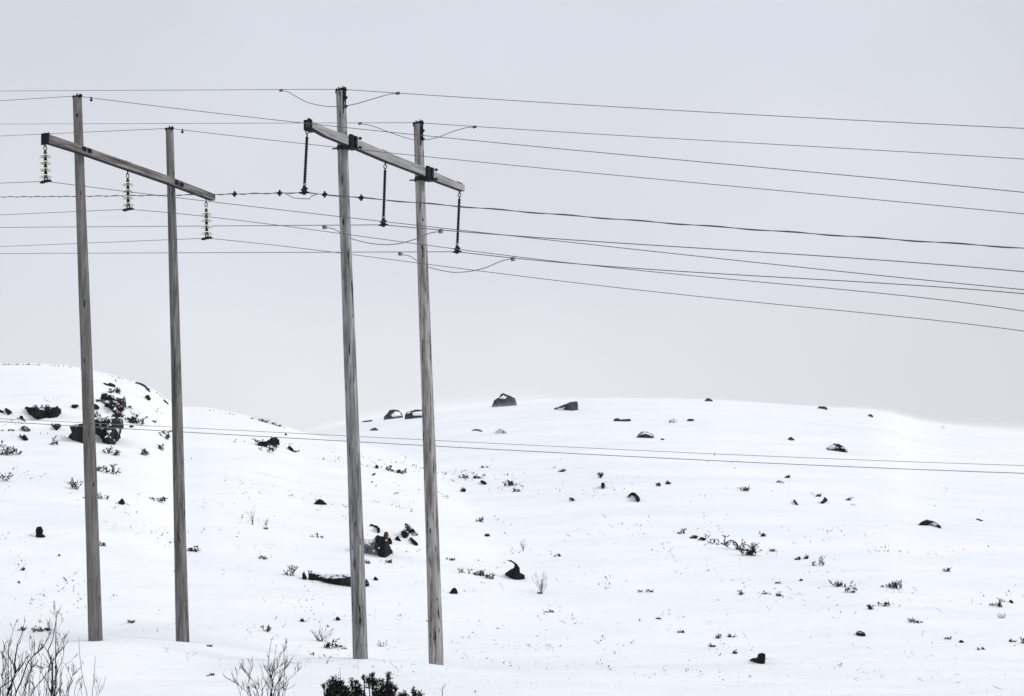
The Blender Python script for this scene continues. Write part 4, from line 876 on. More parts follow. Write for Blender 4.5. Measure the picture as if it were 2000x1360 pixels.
for a in [
 ('heath', 16, 889, 44, 34, 'leaning juniper branch spread against the snow at the edge of the outcrop hill', 1.1, 0.5),
 ('heath', 9, 940, 26, 26, 'thin faint twigs below the leaning juniper branch', 0.35, 0.3),
 ('heath', 146, 955, 26, 28, 'small tree-shaped shrub tight against the higher brown-grey pole', 1.0, -0.2),
 ('heath', 194, 921, 14, 13, 'small dark tuft peeping out on the outcrop side of the higher brown-grey pole', 1.2, 0),
 ('heath', 215, 925, 19, 24, 'dark upright tuft under the outcrop, taller of two beside the higher brown-grey pole', 1.5, 0.2),
 ('heath', 209, 886, 16, 18, 'wispy shrub growing right under the steep rock face', 1.0, 0),
 ('heath', 225, 890, 10, 13, 'little pointed tuft beside the wispy shrub under the rock face', 1.2, 0),
 ('heath', 281, 889, 24, 18, 'airy open twig shrub between the brown-grey poles, below the outcrop', 0.7, 0.2),
 ('heath', 324, 858, 13, 24, 'upright sprig touching the lower brown-grey pole beside the low wires', 0.9, -0.2),
 ('heath', 314, 879, 8, 16, 'slim leaning sprig below the low wires by the lower brown-grey pole', 0.8, 0.3),
 ('heath', 107, 869, 18, 17, 'sparse forked twigs under the black wedge of rock', 0.5, 0.1),
 ('heath', 200, 976, 22, 13, 'flat tuft beside the higher brown-grey pole, near the black notched stone', 1.0, 0),
 ('heath', 306, 978, 38, 14, 'wide flat dark shrub on open snow between the brown-grey poles', 1.1, 0),
 ('heath', 202, 1067, 15, 16, 'small sprig halfway down beside the higher brown-grey pole', 0.8, 0.1),
 ('heath', 45, 1114, 10, 9, 'small dark tuft of two sprigs below the stump-like rock', 1.2, 0.3),
 ('heath', 371, 1077, 9, 12, 'nearer of a pair of sprigs touching the lower brown-grey pole', 1.2, 0),
 ('heath', 383, 1078, 7, 14, 'farther of a pair of sprigs beside the lower brown-grey pole', 1.2, -0.2),
 ('bare', 493, 1025, 15, 34, 'tall faint leafless shrub on open snow between the two pole frames'),
 ('bare', 520, 1027, 12, 18, 'short faint leafless shrub beside the taller one between the pole frames'),
 ('heath', 521, 1034, 9, 5, 'small dark tuft under the two faint leafless shrubs', 1.3, 0),
 ('heath', 513, 1092, 10, 11, 'little sprig on open snow between the pole frames', 0.8, 0),
 ('heath', 517, 1233, 16, 19, 'sparse leafy sprig on flat snow between the pole frames, near the bottom', 0.45, 0.3),
 ('heath', 255, 1217, 15, 9, 'small spiky tuft on open snow between the feet of the brown-grey poles', 1.0, 0),
 ('heath', 76, 1234, 22, 12, 'dark green tuft behind the tall leafless bush', 1.5, 0, 0, 'leaf'),
 ('heath', 42, 1232, 12, 10, 'small dark tuft seen through the tips of the tall leafless bush', 1.2, 0),
 ('heath', 92, 1232, 7, 8, 'small black sprig at the end of the dark green tuft', 1.4, 0),
 ('heath', 523, 874, 46, 26, 'dark tangled shrub clump on the saddle slope, crossed by the low wires', 1.1, 0, -0.1),
 ('heath', 518, 882, 36, 12, 'wispy lower fringe of the tangled clump on the saddle', 0.8, 0),
 ('heath', 266, 828, 28, 21, 'bushy dark shrub beside the outcrop, crossed by the upper low wire', 2.2, 0, 0, 'leaf'),
 ('heath', 234, 770, 13, 26, 'dark branch running down beside the topmost ledge of the outcrop', 1.2, 0.2, 0, 'brownheath'),
 ('heath', 216, 768, 14, 8, 'small dark tuft above the brown rock band of the outcrop', 1.4, 0),
 ('heath', 193, 786, 20, 12, 'snow-dusted tuft between the higher brown-grey pole and the outcrop', 0.9, 0),
 ('heath', 236, 815, 12, 14, 'reddish-brown heath on the lower edge of the broken rock', 1.2, 0, 0, 'brownheath'),
 ('heath', 303, 826, 8, 8, 'small leaning sprig on bare snow beside the bushy outcrop shrub', 1.1, -0.6),
 ('heath', 569, 1125, 15, 26, 'leaning dark branch beside the long rock slab', 1.2, -0.4),
 ('heath', 718, 1101, 9, 8, 'tiny tuft touching the highest pole under the frosted rock', 1.2, 0),
 ('heath', 758, 1100, 13, 11, 'small sprig below the big jagged boulder', 1.1, 0.3),
 ('heath', 911, 1121, 36, 13, 'scattered low tufts arching over snow beside the curling rock', 0.7, 0, -0.2),
 ('heath', 938, 1125, 15, 13, 'dense black tuft in the middle of the arc beside the curling rock', 2.0, 0.2),
 ('heath', 960, 1131, 19, 16, 'black tuft nearest to the curling rock', 1.3, 0),
 ('heath', 881, 1095, 26, 9, 'thin broken line of tufts just past the lower pale pole', 0.7, 0, 0.2),
 ('bare', 1057, 1158, 27, 44, 'leafless fan-shaped shrub with a dark base next to the curling rock', 1.6),
 ('heath', 1057, 1160, 11, 5, 'dark tuft at the base of the fan-shaped leafless shrub', 2.0, 0),
 ('heath', 942, 1021, 19, 13, 'faint small tuft with a dark core, behind the lower pale pole', 0.7, 0),
 ('heath', 953, 1048, 14, 6, 'small flat black tuft under the one with a dark core', 1.3, 0),
 ('heath', 620, 1050, 19, 7, 'low spread tuft left of the highest pole above the long slab', 1.0, 0),
 ('bare', 1022, 1076, 8, 24, 'single thin leafless stem above the curling rock'),
 ('bare', 628, 1253, 70, 34, 'pale leafless thicket above the dark shrub by the highest pole foot', 2.2),
 ('heath', 656, 1267, 44, 21, 'dark twiggy shrub in front of the pale thicket by the highest pole foot', 1.4, 0.3, -0.1),
 ('heath', 630, 1284, 62, 8, 'low broken row of black tufts sloping under the twiggy shrub', 0.6, 0, -0.25),
 ('heath', 593, 1214, 10, 8, 'small dark tuft on open snow above the pale thicket', 1.1, 0),
 ('heath', 409, 1263, 8, 6, 'tiny dark tuft on flat snow past the lower brown-grey pole foot', 1.5, 0),
 ('bare', 744, 1263, 44, 15, 'row of faint dry stems between the feet of the pale poles', 1.2),
 ('heath', 410, 1320, 16, 5, 'flat black tuft on the snow beside the foreground leafless bush', 1.0, 0),
 ('heath', 781, 925, 18, 14, 'dark tuft in the broken line of plants between the pale poles, low wires above', 1.4, 0),
 ('heath', 762, 921, 14, 12, 'thin tuft at the start of the plant line between the pale poles', 0.8, 0, -0.4),
 ('heath', 902, 934, 20, 9, 'short broken row of tufts just past the lower pale pole, upper slope', 0.9, 0, -0.15),
 ('heath', 930, 935, 12, 7, 'small dark tuft beside the black diamond-shaped stone', 1.1, 0),
 ('heath', 995, 949, 22, 11, 'spiky dark bush beside the black diamond-shaped stone', 1.6, 0.2),
 ('heath', 1010, 961, 17, 9, 'small drooping sprig just under the spiky dark bush', 0.8, 0.3, -0.4),
 ('heath', 904, 961, 10, 10, 'curly little sprig below the broken row past the lower pale pole', 0.9, 0),
 ('heath', 946, 914, 14, 5, 'thin flat tuft high on the slope under the low wires', 1.0, 0),
 ('heath', 1173, 934, 11, 13, 'little forked sprig above the black egg-shaped rock', 0.8, 0),
 ('heath', 1117, 979, 11, 8, 'small dark tuft up the slope from the horseshoe-shaped rock', 1.3, 0),
 ('heath', 1096, 922, 11, 7, 'faint tuft high on the slope under the low wires, beyond the spiky bush', 0.8, 0),
 ('heath', 1286, 950, 10, 9, 'faint forked sprig above the horseshoe-shaped rock', 0.8, 0.2),
 ('heath', 1305, 946, 5, 7, 'single black sprig beside the faint forked one', 1.6, 0),
 ('heath', 1453, 959, 20, 10, 'grey-fringed tuft with a black core on the upper slope', 1.1, 0),
 ('heath', 1526, 944, 16, 9, 'slanting double tuft on the upper slope', 1.0, -0.4, -0.4),
 ('heath', 1540, 934, 12, 5, 'small flat tuft just above the slanting double tuft', 1.1, 0),
 ('heath', 1597, 970, 10, 8, 'pale sprig beside the slanting pointed rock', 0.7, 0.3),
 ('heath', 1654, 978, 9, 11, 'dark sprig beyond the slanting pointed rock', 1.2, 0.1),
 ('heath', 1335, 1043, 10, 13, 'first small tuft of the shrub row, alone at its upper end', 1.1, -0.4),
 ('heath', 1359, 1052, 12, 11, 'second tuft of the shrub row, squat and leafy', 1.3, -0.2),
 ('heath', 1379, 1056, 20, 14, 'third tuft of the shrub row, with a blue-black crown', 1.3, -0.1),
 ('heath', 1401, 1064, 24, 16, 'fourth tuft of the shrub row, lying over', 0.8, -0.5, -0.4),
 ('heath', 1436, 1074, 54, 30, 'biggest spreading shrub of the shrub row on the middle slope', 1.1, -0.3, -0.55),
 ('heath', 1461, 1085, 34, 30, 'dense end of the shrub row, with brownish tips', 1.7, 0.2, -0.2),
 ('heath', 1487, 1048, 11, 11, 'lone black tuft above the dense end of the shrub row', 1.3, 0.1),
 ('heath', 1508, 1077, 20, 9, 'faint dotted tufts beyond the dense end of the shrub row', 0.6, 0, -0.3),
 ('heath', 1263, 1157, 22, 12, 'arched black twig over snow below the fan-shaped shrub', 0.8, 0),
 ('heath', 1287, 1209, 10, 5, 'small black bird-shaped tuft under the arched twig', 1.3, 0),
 ('heath', 1328, 1236, 12, 6, 'small flat tuft on the lower slope above the heart-shaped rock', 1.1, 0),
 ('heath', 1399, 1247, 12, 12, 'leaning open sprig on the lower slope above the heart-shaped rock', 0.9, 0.4),
 ('heath', 1429, 1245, 9, 8, 'small tuft facing the leaning open sprig across a snow hump', 1.1, 0),
 ('heath', 1389, 1264, 13, 9, 'pale wiry tuft below the leaning open sprig', 0.6, 0),
 ('heath', 1437, 1277, 10, 9, 'V-shaped sprig just above the heart-shaped rock', 0.7, 0.3),
 ('heath', 1089, 1087, 9, 7, 'small black wedge-shaped tuft up from the fan-shaped shrub', 1.6, 0),
 ('heath', 1074, 1196, 14, 6, 'black tuft on a small snow hump below the fan-shaped shrub', 1.2, 0),
 ('heath', 1444, 1162, 13, 11, 'two faint dots of twig on the middle slope', 0.6, 0.3),
 ('heath', 1558, 1094, 12, 14, 'dark upright sprig of three above the diagonal bush', 1.2, -0.2),
 ('heath', 1572, 1092, 11, 11, 'small middle sprig of three above the diagonal bush', 1.2, 0.1),
 ('heath', 1598, 1105, 22, 19, 'largest of three sprigs above the diagonal bush', 0.9, 0),
 ('heath', 1635, 1146, 26, 19, 'dense upper half of the diagonal bush', 1.8, -0.3, -0.5),
 ('heath', 1655, 1158, 20, 26, 'open twiggy lower half of the diagonal bush', 1.2, 0.3, -0.3),
 ('heath', 1749, 1149, 44, 16, 'low dome-shaped bush lying on the lower slope', 1.3, 0),
 ('heath', 1725, 1184, 24, 17, 'openwork twig bush below the dome-shaped one', 0.7, 0.2),
 ('heath', 1700, 1191, 13, 14, 'small stalked tuft beside the openwork twig bush', 0.9, 0),
 ('heath', 1787, 1217, 27, 12, 'dark tuft dusted with snow between openwork bush and brownish stone', 1.2, 0, -0.3),
 ('heath', 1851, 1249, 11, 6, 'small black tuft next to the flat dark stone', 1.3, 0),
 ('heath', 1917, 1269, 14, 6, 'flat black tuft nearest the lower corner', 1.3, 0),
 ('heath', 1976, 1254, 12, 7, 'small tuft beside the shrub cut by the picture edge', 1.1, 0.2),
 ('heath', 1998, 1257, 18, 17, 'dark shrub cut by the picture edge, low on the slope', 1.6, 0.1),
 ('heath', 1851, 1117, 13, 14, 'two-leaved sprig alone on the slope under the domed boulder', 0.7, 0.2),
 ('heath', 1953, 1186, 10, 18, 'upright wiry sprig near the small black edge stone', 0.9, 0),
 ('heath', 1936, 1183, 15, 5, 'flat twig lying before the upright wiry sprig', 0.8, 0.4, -0.2),
 ('heath', 1521, 1140, 11, 5, 'small flat black tuft on the middle slope before the diagonal bush', 1.3, 0),
 ('heath', 1566, 1135, 8, 5, 'tiny black tuft up against the diagonal bush', 1.4, 0),
 ('heath', 1523, 1165, 9, 9, 'small black tuft with a dotted trail, under the flat one', 1.4, 0),
 ('heath', 1496, 1161, 17, 9, 'double black tuft level with the diagonal bush', 1.1, 0),
 ('heath', 213, 779, 20, 9, 'dark heath fringe between the topmost ledge and the brown rock band', 1.4, 0),
 ('heath', 207, 790, 16, 13, 'black scrub clump beside the greenish broken rock', 1.8, 0, 0, 'leaf'),
 ('heath', 231, 803, 20, 12, 'black scrub clump under the far end of the brown rock band', 1.8, 0, -0.3, 'leaf'),
 ('heath', 192, 816, 22, 11, 'ragged dark heath above the steep rock face, touching the higher brown-grey pole', 1.2, 0),
 ('heath', 226, 815, 25, 8, 'dark heath crown along the top of the steep rock face', 1.3, 0),
 ('heath', 244, 797, 12, 14, 'dark heath hanging at the end of the brown rock band', 1.2, 0.2),
 ('heath', 88, 800, 58, 8, 'ragged dark heath fringe on top of the widest rock overhang', 1.0, 0, -0.05),
 ('heath', 14, 842, 26, 8, 'broken dark tufts beside the pale grey oval stone', 0.6, 0),
 ('bare', 1958, 1208, 34, 16, 'faint dry stems on the slope under the upright wiry sprig', 1.3),
]: shrub(*a)

# ------------------------------------------------------------------ foreground bushes (they stand below the frame)
def branch_path(mb, px, Z, r0, r1, rng, dz=0.0, twig=0, L2=(14, 40), gen=1, up=0.5):
    """stem traced through pixels, then side twigs grown from it"""
    pts = [P(x, y, Z + dz * i / len(px) + rng.uniform(-.05, .05)) for i, (x, y) in enumerate(px)]
    pts = smooth_path(pts, 4); n = len(pts)
    mb.tube(pts, [(r0 + (r1 - r0) * i / (n - 1)) * 0.72 for i in range(n)], 5, caps=False)
    s = Z / F
    for i in range(twig):
        t = rng.uniform(0.15, 0.97) * (n - 1); a = int(t); q = pts[a].lerp(pts[min(a + 1, n - 1)], t - a)
        tg = (pts[min(a + 1, n - 1)] - pts[max(a - 1, 0)]).normalized(); sd = rng.choice((-1, 1))
        d = (tg + Vector((sd * rng.uniform(0.25, 0.75), rng.uniform(-.5, .5), rng.uniform(-0.1, up)))).normalized(); L = rng.uniform(*L2) * s * (1.15 - 0.55 * t / n)
        tp_ = [q]; m = 4
        for j in range(m):
            d = (d + Vector((rng.gauss(0, .10), rng.gauss(0, .10), 0.10))).normalized(); tp_.append(tp_[-1] + d * L / m)
        ra = (r0 + (r1 - r0) * t / n) * 0.55; ra = max(ra, 0.0034)
        mb.tube(tp_, [ra + (0.0024 - ra) * j / m for j in range(m + 1)], 4, caps=False)
        if gen:
            for k in range(rng.randint(1, 3)):
                b = rng.randint(1, m - 1); d2 = ((tp_[b + 1] - tp_[b]).normalized() + Vector((rng.choice((-1, 1)) * rng.uniform(.3, .6), rng.uniform(-.3, .3), .1))).normalized(); l2 = L * rng.uniform(.25, .55)
                mb.tube([tp_[b], tp_[b] + d2 * l2 * .5, tp_[b] + (d2 + Vector((0, 0, .25))).normalized() * l2], [0.0042, 0.0036, 0.0026], 3, caps=False)
FGB = 'leafless bushes in front of the poles'
def fg_root(name, x, Z, label, cat, group):
    p = Vector(((x - 1000) / F * Z, Z, float(ground_h((x - 1000) / F * Z, Z)) + EYE)); return root(name, p, label, cat, group), p
def yground(x, Z): return HOR - F * float(ground_h((x - 1000) / F * Z, Z)) / Z
rng = random.Random(11)
zb = 54.0
def trunk_bush(label, x, Z, stems, seed, twigs, L2=(16, 44), fill=None):
    rng = random.Random(seed); r, p = fg_root('bare_bush', x, Z, label, 'bush', FGB); yg = yground(x, Z) + 6
    for st, r0, tw in stems:
        tw += twigs; mb = MB(); zz = Z + rng.uniform(-.35, .35); px = [(x + (st[0][0] - x) * 0.35, yg)] + [(x + (st[0][0] - x) * 0.75, (yg + st[0][1]) / 2)] + st
        branch_path(mb, px, zz, r0, 0.0045, rng, rng.uniform(-.3, .3), tw, L2)
        mb.build('branch', M['twig'], r, p)
    if fill:
        x0, x1, yt, k = fill; mb = MB()
        for i in range(k):
            xx = rng.uniform(x0, x1); yy = yt + rng.uniform(0, 85); px = [(x + (xx - x) * 0.5, yg), (x + (xx - x) * 0.85, (yg + yy) / 2 + 20), (xx, yy + 25), (xx + rng.uniform(-7, 9), yy)]
            branch_path(mb, px, Z + rng.uniform(-.6, .6), 0.008, 0.003, rng, 0, rng.randint(3, 7), (12, 30))
        mb.build('inner_twigs', M['twig'], r, p)
trunk_bush('tall tangled leafless bush filling the lower corner in front of the brown-grey poles', 30, zb, [
    ([(14, 1360), (24, 1332), (31, 1310), (29, 1296), (32, 1275), (34, 1258), (42, 1240), (46, 1222), (50, 1212)], 0.026, 9),
    ([(0, 1350), (10, 1338), (27, 1325), (34, 1315), (45, 1297), (50, 1284)], 0.020, 6),
    ([(30, 1360), (42, 1330), (52, 1300), (62, 1285), (75, 1272), (85, 1262), (92, 1248), (98, 1235), (103, 1218)], 0.022, 10),
    ([(16, 1318), (17, 1300), (17, 1275), (18, 1255), (24, 1238), (30, 1218)], 0.010, 5),
    ([(45, 1358), (54, 1330), (58, 1312), (66, 1300), (76, 1290)], 0.014, 6),
    ([(60, 1360), (72, 1340), (86, 1322), (94, 1310), (98, 1296)], 0.014, 6),
    ([(62, 1284), (60, 1270), (57, 1252), (62, 1244)], 0.007, 2),
    ([(4, 1330), (8, 1300), (4, 1282), (9, 1260)], 0.010, 6),
    ], 3, 3, fill=(-20, 100, 1262, 24))
trunk_bush('leafless bush with one tall forked stem, next to the tangled one in the lower corner', 104, zb + 0.5, [
    ([(100, 1360), (102, 1335), (103, 1315), (102, 1298), (98, 1283), (94, 1271), (99, 1260), (104, 1245), (107, 1225), (110, 1207), (106, 1193), (104, 1182)], 0.024, 4),
    ([(103, 1300), (108, 1285), (115, 1270), (120, 1255), (126, 1244), (136, 1232)], 0.012, 9),
    ([(106, 1358), (108, 1335), (111, 1318), (116, 1302), (122, 1288), (125, 1268), (124, 1250)], 0.015, 9),
    ([(110, 1207), (114, 1198), (117, 1201), (122, 1201)], 0.006, 0), ([(109, 1214), (112, 1204), (114, 1190)], 0.006, 1),
    ([(100, 1308), (90, 1304), (78, 1307), (70, 1297)], 0.007, 3), ([(128, 1362), (135, 1340), (142, 1320), (152, 1312)], 0.011, 8),
    ([(120, 1300), (128, 1298), (137, 1292)], 0.006, 1),
    ], 8, 2, fill=(84, 150, 1290, 15))
trunk_bush('cluster of long unbranched bare stems at the higher brown-grey pole foot', 178, zb + 1.0, [
    ([(170, 1358), (163, 1330), (158, 1300), (155, 1270), (154, 1246)], 0.009, 0), ([(180, 1358), (183, 1330), (185, 1300), (186, 1282)], 0.009, 1),
    ([(192, 1360), (200, 1345), (205, 1328), (207, 1322)], 0.008, 1), ([(188, 1358), (196, 1345), (199, 1338)], 0.006, 1), ([(146, 1358), (148, 1340), (151, 1328)], 0.007, 1), ([(160, 1358), (158, 1348), (161, 1340)], 0.006, 1)], 21, 0)
trunk_bush('spreading leafless bush in front, between the brown-grey and the pale poles', 531, 56.0, [
    ([(529, 1360), (532, 1340), (532, 1328), (528, 1318), (526, 1305), (525, 1292), (526, 1275), (529, 1258), (530, 1248)], 0.018, 5),
    ([(535, 1356), (540, 1338), (547, 1325), (555, 1310), (562, 1298), (568, 1290), (575, 1280)], 0.014, 5),
    ([(531, 1340), (535, 1322), (536, 1300), (537, 1285), (540, 1260)], 0.012, 4),
    ([(556, 1308), (554, 1290), (555, 1272), (559, 1248)], 0.008, 2),
    ([(538, 1354), (550, 1344), (560, 1332), (572, 1320), (585, 1308)], 0.011, 4),
    ([(528, 1330), (535, 1312), (548, 1300), (560, 1293), (577, 1296)], 0.007, 2),
    ([(523, 1358), (526, 1335), (527, 1318), (538, 1290), (552, 1272)], 0.009, 3),
    ([(512, 1358), (513, 1345), (510, 1332), (514, 1318), (507, 1296)], 0.010, 4),
    ([(506, 1360), (500, 1345), (494, 1330), (488, 1322), (493, 1305), (496, 1302)], 0.011, 4),
    ([(489, 1358), (485, 1345), (484, 1335), (488, 1326), (478, 1312), (473, 1300)], 0.008, 3),
    ([(484, 1356), (476, 1347), (464, 1336), (450, 1328), (441, 1322)], 0.009, 2), ([(464, 1336), (463, 1320), (460, 1304)], 0.006, 1),
    ([(556, 1358), (558, 1348), (566, 1344), (576, 1338)], 0.006, 1)], 5, 4, (14, 36), fill=(470, 590, 1290, 9))
# juniper and its neighbours
def juniper(label, x, Z, sprays, seed):
    """sprays: (x, y_top, y_low, half width) of the needle clumps, seen above the frame edge"""
    rng = random.Random(seed); r, p = fg_root('juniper_bush', x, Z, label, 'bush', 'juniper bushes at the bottom, in front of the poles'); s = Z / F; ml, ms = MB(), MB(); yg = yground(x, Z) + 4
    for sx, yt, yl, hw in sprays:
        bx, by = x + (sx - x) * 0.4, yg; pts = smooth_path([P(bx, by, Z), P(x + (sx - x) * .8, (by + yt) / 2, Z + rng.uniform(-.2, .2)), P(sx, yt + 3, Z + rng.uniform(-.25, .25))], 6)
        ms.tube(pts, [0.024 - 0.018 * i / (len(pts) - 1) for i in range(len(pts))], 5, caps=False)
        k = int(hw * (yl - yt) * 0.27) + 10
        for i in range(k):
            t = rng.random() ** 0.8; w = hw * (0.5 + 0.65 * min(1, t * 1.7)) * (1 if t < .8 else 1.1)
            cx_, cy = sx + rng.gauss(0, 0.52) * w, yt + (yl - yt) * t; q = P(cx_, cy, Z + rng.gauss(0, 0.35) * hw * s * 1.1)
            d = Vector(((cx_ - sx) / hw * 0.9 + rng.gauss(0, .7), rng.gauss(0, .6), 0.6 + rng.gauss(0, .5))).normalized(); L = rng.uniform(5, 10) * s
            ms.tube([q - d * L * .5, q + d * L * .5], [0.005, 0.003], 3, caps=False)
            for j in range(15):
                u = rng.uniform(-.6, .6); e = (d * 0.8 + Vector((rng.gauss(0, .7), rng.gauss(0, .7), rng.gauss(0, .7)))).normalized()
                ml.leaf(q + d * L * u, e, rng.uniform(2.0, 3.8) * s, rng.uniform(.8, 1.4) * s, rng)
    ml.build('foliage', M['leaf'], r, p); ms.build('stems', M['twig'], r, p)
juniper('bushy dark green juniper with a dead twig on top, in front of the pale poles', 660, 52, [(655, 1321, 1400, 13), (664, 1331, 1400, 16), (645, 1327, 1400, 9), (640, 1345, 1400, 6), (676, 1340, 1400, 12), (632, 1333, 1345, 2)], 1)
juniper('narrow dark green juniper between the two bushier ones', 697, 52.4, [(687, 1326, 1400, 5), (695, 1328, 1400, 8), (702, 1337, 1400, 8), (710, 1350, 1400, 8)], 2)
juniper('widest dark green juniper with ragged arms, in front of the lower pale pole', 748, 51.6, [(726, 1316, 1345, 8), (720, 1322, 1335, 6), (735, 1328, 1400, 9), (758, 1313, 1328, 3.5), (757, 1325, 1400, 10), (746, 1328, 1400, 9), (764, 1335, 1400, 8), (710, 1320, 1325, 2.5), (772, 1342, 1350, 4), (754, 1345, 1400, 12), (781, 1354, 1400, 9), (790, 1351, 1362, 6), (731, 1354, 1358, 2.5)], 3)
juniper('smallest dark green juniper, with a single raised tip', 814, 52, [(808, 1341, 1360, 2.6), (812, 1350, 1400, 6), (821, 1351, 1400, 7), (806, 1357, 1400, 4)], 4)
rng = random.Random(4); r, p = fg_root('dead_twig', 664, 52.2, 'thin dead twig rising out of the bushy juniper', 'twig', 'bare twigs at the bottom, in front of the poles'); mb = MB()
branch_path(mb, [(664, yground(664, 52.2)), (665, 1340), (664.5, 1318), (664, 1303)], 52.2, 0.007, 0.003, rng); branch_path(mb, [(661, yground(664, 52.2)), (661, 1330), (661, 1315)], 52.2, 0.006, 0.003, rng); mb.build('stem', M['twig'], r, p)
r, p = fg_root('dead_twig', 864, 54, 'small forked bare twig in front of the lower pale pole, past the junipers', 'twig', 'bare twigs at the bottom, in front of the poles'); mb = MB()
for px, r0 in (([(864, yground(864, 54)), (864, 1362), (864, 1350), (866, 1344), (869, 1340), (872, 1336)], 0.011), ([(865, 1346), (865, 1341), (866, 1336)], 0.006), ([(864, 1350), (861, 1347), (860, 1345)], 0.006)): branch_path(mb, px, 54, r0, 0.004, rng)
mb.build('stem', M['twig'], r, p)

# ------------------------------------------------------------------ what nobody could count: twig tips and grass over the whole slope
rng = random.Random(77); mb = MB()
def speck(x, y, n, spread, k=1.0):
    Y = at(x, y); s = Y / F
    for j in range(n):
        xx = x + rng.gauss(0, spread); X = (xx - 1000) / F * Y; YY = Y + rng.gauss(0, 0.35); z = float(ground_h(X, YY)) + EYE
        q = Vector((X, YY, z - 0.015)); d = Vector((rng.gauss(0, 0.9), rng.gauss(0, 0.3), rng.uniform(0.15, 0.9)))
        L = rng.uniform(2.2, 7.0) * s * k; mb.leaf(q, d, L, L * rng.uniform(0.16, 0.42), rng)
for c in range(120):                                            # they gather in the hollows between the drifts
    cx, cy = rng.uniform(-60, 2060), 890 + rng.random() * 450; sx, sy = rng.uniform(14, 60), rng.uniform(2, 9); tl = rng.uniform(-.05, .35)
    if cx > 1550 and cy < 960: continue
    for i in range(rng.randint(2, 13)):
        dx = rng.gauss(0, 1) * sx; x = cx + dx; y = min(cy + dx * tl + rng.gauss(0, 1) * sy, 1352)
        if y > 870: speck(x, y, rng.choice((1, 1, 2, 2, 3, 5)), rng.uniform(1, 5), rng.uniform(.6, 1.3))
for i in range(150):
    x = rng.uniform(-60, 2060); y = 890 + rng.random() * 450
    if not (x > 1550 and y < 960): speck(x, y, rng.choice((1, 1, 2, 3)), rng.uniform(1, 4))
# the toe of the outcrop hill: a broken diagonal line of tips
for i in range(70):
    t = rng.random(); x = 640 + 470 * t + rng.gauss(0, 12); y = 893 + 70 * t ** 1.1 + rng.gauss(0, 6); speck(x, y, rng.randint(1, 4), 3)
for x, y, n, sp in ((208, 780, 14, 6), (240, 800, 16, 8), (150, 800, 10, 25), (30, 830, 14, 26), (60, 850, 10, 30), (300, 800, 14, 22), (310, 830, 10, 20), (225, 745, 6, 12), (500, 870, 20, 22), (560, 868, 14, 14), (100, 782, 8, 14), (1440, 955, 14, 14), (1500, 1080, 20, 22), (1590, 1120, 14, 16), (1730, 1180, 16, 18), (1900, 1180, 14, 30), (950, 930, 24, 30), (1000, 955, 18, 22), (710, 910, 18, 20), (1390, 1060, 16, 22), (1850, 1260, 12, 40), (620, 1290, 20, 30), (750, 1255, 16, 25)):
    speck(x, y, n, sp)
# dry grass blades low on the slope
for i in range(260):
    x = rng.uniform(380, 2020); y = 1285 + rng.random() * 75; Y = at(x, y); s = Y / F; p = P(x, y, Y) - UP * 0.02; h = rng.uniform(2, 8) * s; e = Vector((rng.gauss(0, .25) * h, 0, h))
    mb.tube([p, p + e * .6 + Vector((0, 0, 0)), p + e + Vector((rng.gauss(0, .1) * h, 0, 0))], [0.0028, 0.0022, 0.0015], 3, caps=False)
tag(mb.build('scattered_twig_tips', M['paletwig']), kind='stuff')
# bent grass lying along the wind, half drifted over
mb = MB()
for c in range(40):
    cx, cy = rng.uniform(-40, 2040), 885 + rng.random() * 455
    for i in range(rng.randint(2, 8)):
        x = cx + rng.gauss(0, 45); y = min(cy + (x - cx) * 0.12 + rng.gauss(0, 7), 1352)
        if y < 875: continue
        Y = at(x, y); s = Y / F; L = rng.uniform(3, 9) * s; k = 5; up = []; lo = []; X0 = (x - 1000) / F * Y; Y1 = Y + rng.uniform(-1.2, 1.2)
        for j in range(k + 1):
            X = X0 + L * (j / k - .5); YY = Y + (Y1 - Y) * (j / k); z = float(ground_h(X, YY)) + EYE; w = 0.014 * math.sin(math.pi * (j + .3) / (k + .6)) * rng.uniform(.5, 1.2)
            up.append(Vector((X, YY, z + w))); lo.append(Vector((X, YY, z - 0.03)))
        mb.add(up + lo, [(j, j + 1, k + 2 + j, k + 1 + j) for j in range(k)])
tag(mb.build('bent_dry_grass', M['drygrass']), kind='stuff')
# twigs standing against the sky on the crest of the outcrop hill
mb = MB()
for i in range(110):
    x = rng.choice((rng.uniform(0, 160), rng.uniform(215, 330), rng.uniform(400, 560), rng.gauss(520, 14))); xs_ = x; yc = float(np.interp(x, _xs, ycL)); Y = at(x, yc + 1.5); p = P(x, yc + 2, Y); s = Y / F; h = rng.uniform(2, 5) * s * (1.6 if 495 < x < 545 else 1)
    mb.tube([p, p + Vector((rng.gauss(0, .5) * h, 0, h))], [0.012, 0.005], 3, caps=False); mb.leaf(p, Vector((rng.gauss(0, 1), 0, .3)), h * 1.1, h * .4, rng)
tag(mb.build('crest_twig_tips', M['paletwig']), kind='stuff')

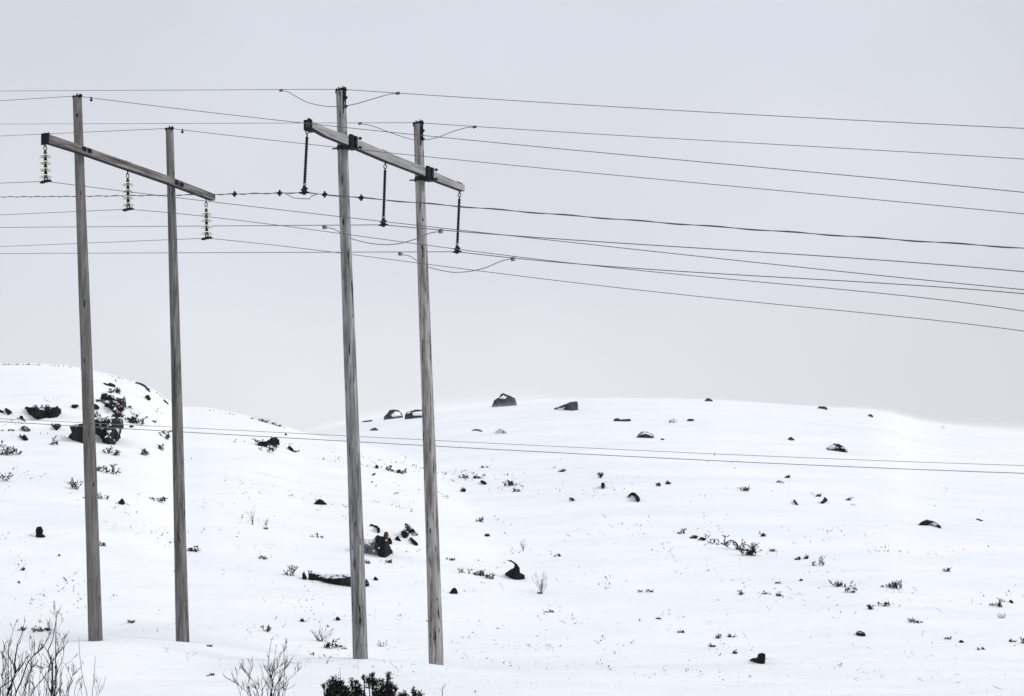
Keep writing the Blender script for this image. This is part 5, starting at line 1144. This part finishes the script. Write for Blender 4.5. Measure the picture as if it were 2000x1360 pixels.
# ------------------------------------------------------------------ haze
m = bpy.data.materials.new('haze_air'); m.use_nodes = True; t = m.node_tree; t.nodes.clear()
vo = t.nodes.new('ShaderNodeVolumePrincipled'); ou = t.nodes.new('ShaderNodeOutputMaterial'); t.links.new(vo.outputs[0], ou.inputs['Volume'])
vo.inputs['Color'].default_value = (0.95, 0.96, 1.0, 1); vo.inputs['Density'].default_value = 0.00009; vo.inputs['Anisotropy'].default_value = 0.0
zlo = float(GZ.min()) - 1.0; zhi = max(float(GZ.max()), 21) + 4
mb = MB(); X_, Y_, Z_ = Vector((1, 0, 0)), Vector((0, 1, 0)), Vector((0, 0, 1)); y0, y1 = float(gy[0]) - 2, float(gy[-1]) + 2; xw = float(max(-gx[0], gx[-1])) + 2
mb.box((0, (y0 + y1) / 2, (zlo + zhi) / 2), X_, Y_, Z_, xw, (y1 - y0) / 2, (zhi - zlo) / 2)
tag(mb.build('haze', m), kind='stuff')

# snow blowing low over the crest: thin layers of drifting snow hugging the far slope
def drift(h, dens):
    m = bpy.data.materials.new('drifting_snow_air'); m.use_nodes = True; t = m.node_tree; t.nodes.clear()
    v = t.nodes.new('ShaderNodeVolumePrincipled'); u = t.nodes.new('ShaderNodeOutputMaterial'); t.links.new(v.outputs[0], u.inputs['Volume'])
    v.inputs['Color'].default_value = (0.99, 0.99, 1.0, 1); v.inputs['Density'].default_value = dens
    us = np.linspace(-0.085, 0.215, 70); Ys = np.linspace(172, 236, 36); vs = []; fs = []
    n, k = len(us), len(Ys)
    for top in (1, 0):
        for Y in Ys:
            for uu in us:
                e = min(1, (uu + 0.085) / 0.05, (0.215 - uu) / 0.05, (Y - 172) / 20, (236 - Y) / 10); e = e * max(0.12, min(1, max((0.028 - uu) / 0.025, (uu - 0.085) / 0.10))); X = uu * Y
                w = 0.75 + 0.25 * math.sin(X * 0.35 + Y * 0.2) + 0.15 * math.sin(X * 0.9 - Y * 0.5)
                vs.append((X, Y, float(ground_h(X, Y)) + EYE + (h * max(e, 0) * w if top else -0.6)))
    for j in range(k - 1):
        for i in range(n - 1):
            a = j * n + i; fs.append((a, a + 1, a + n + 1, a + n)); b = a + n * k; fs.append((b, b + n, b + n + 1, b + 1))
    for j in range(k - 1):
        for i in (0, n - 1): a = j * n + i; fs.append((a, a + n, a + n + n * k, a + n * k))
    for i in range(n - 1):
        for j in (0, k - 1): a = j * n + i; fs.append((a, a + 1, a + 1 + n * k, a + n * k))
    mb = MB(); mb.add(vs, fs); tag(mb.build('blowing_snow', m), kind='stuff')
for h, d in ((0.4, 0.030), (0.75, 0.014), (1.2, 0.005)): drift(h, d)
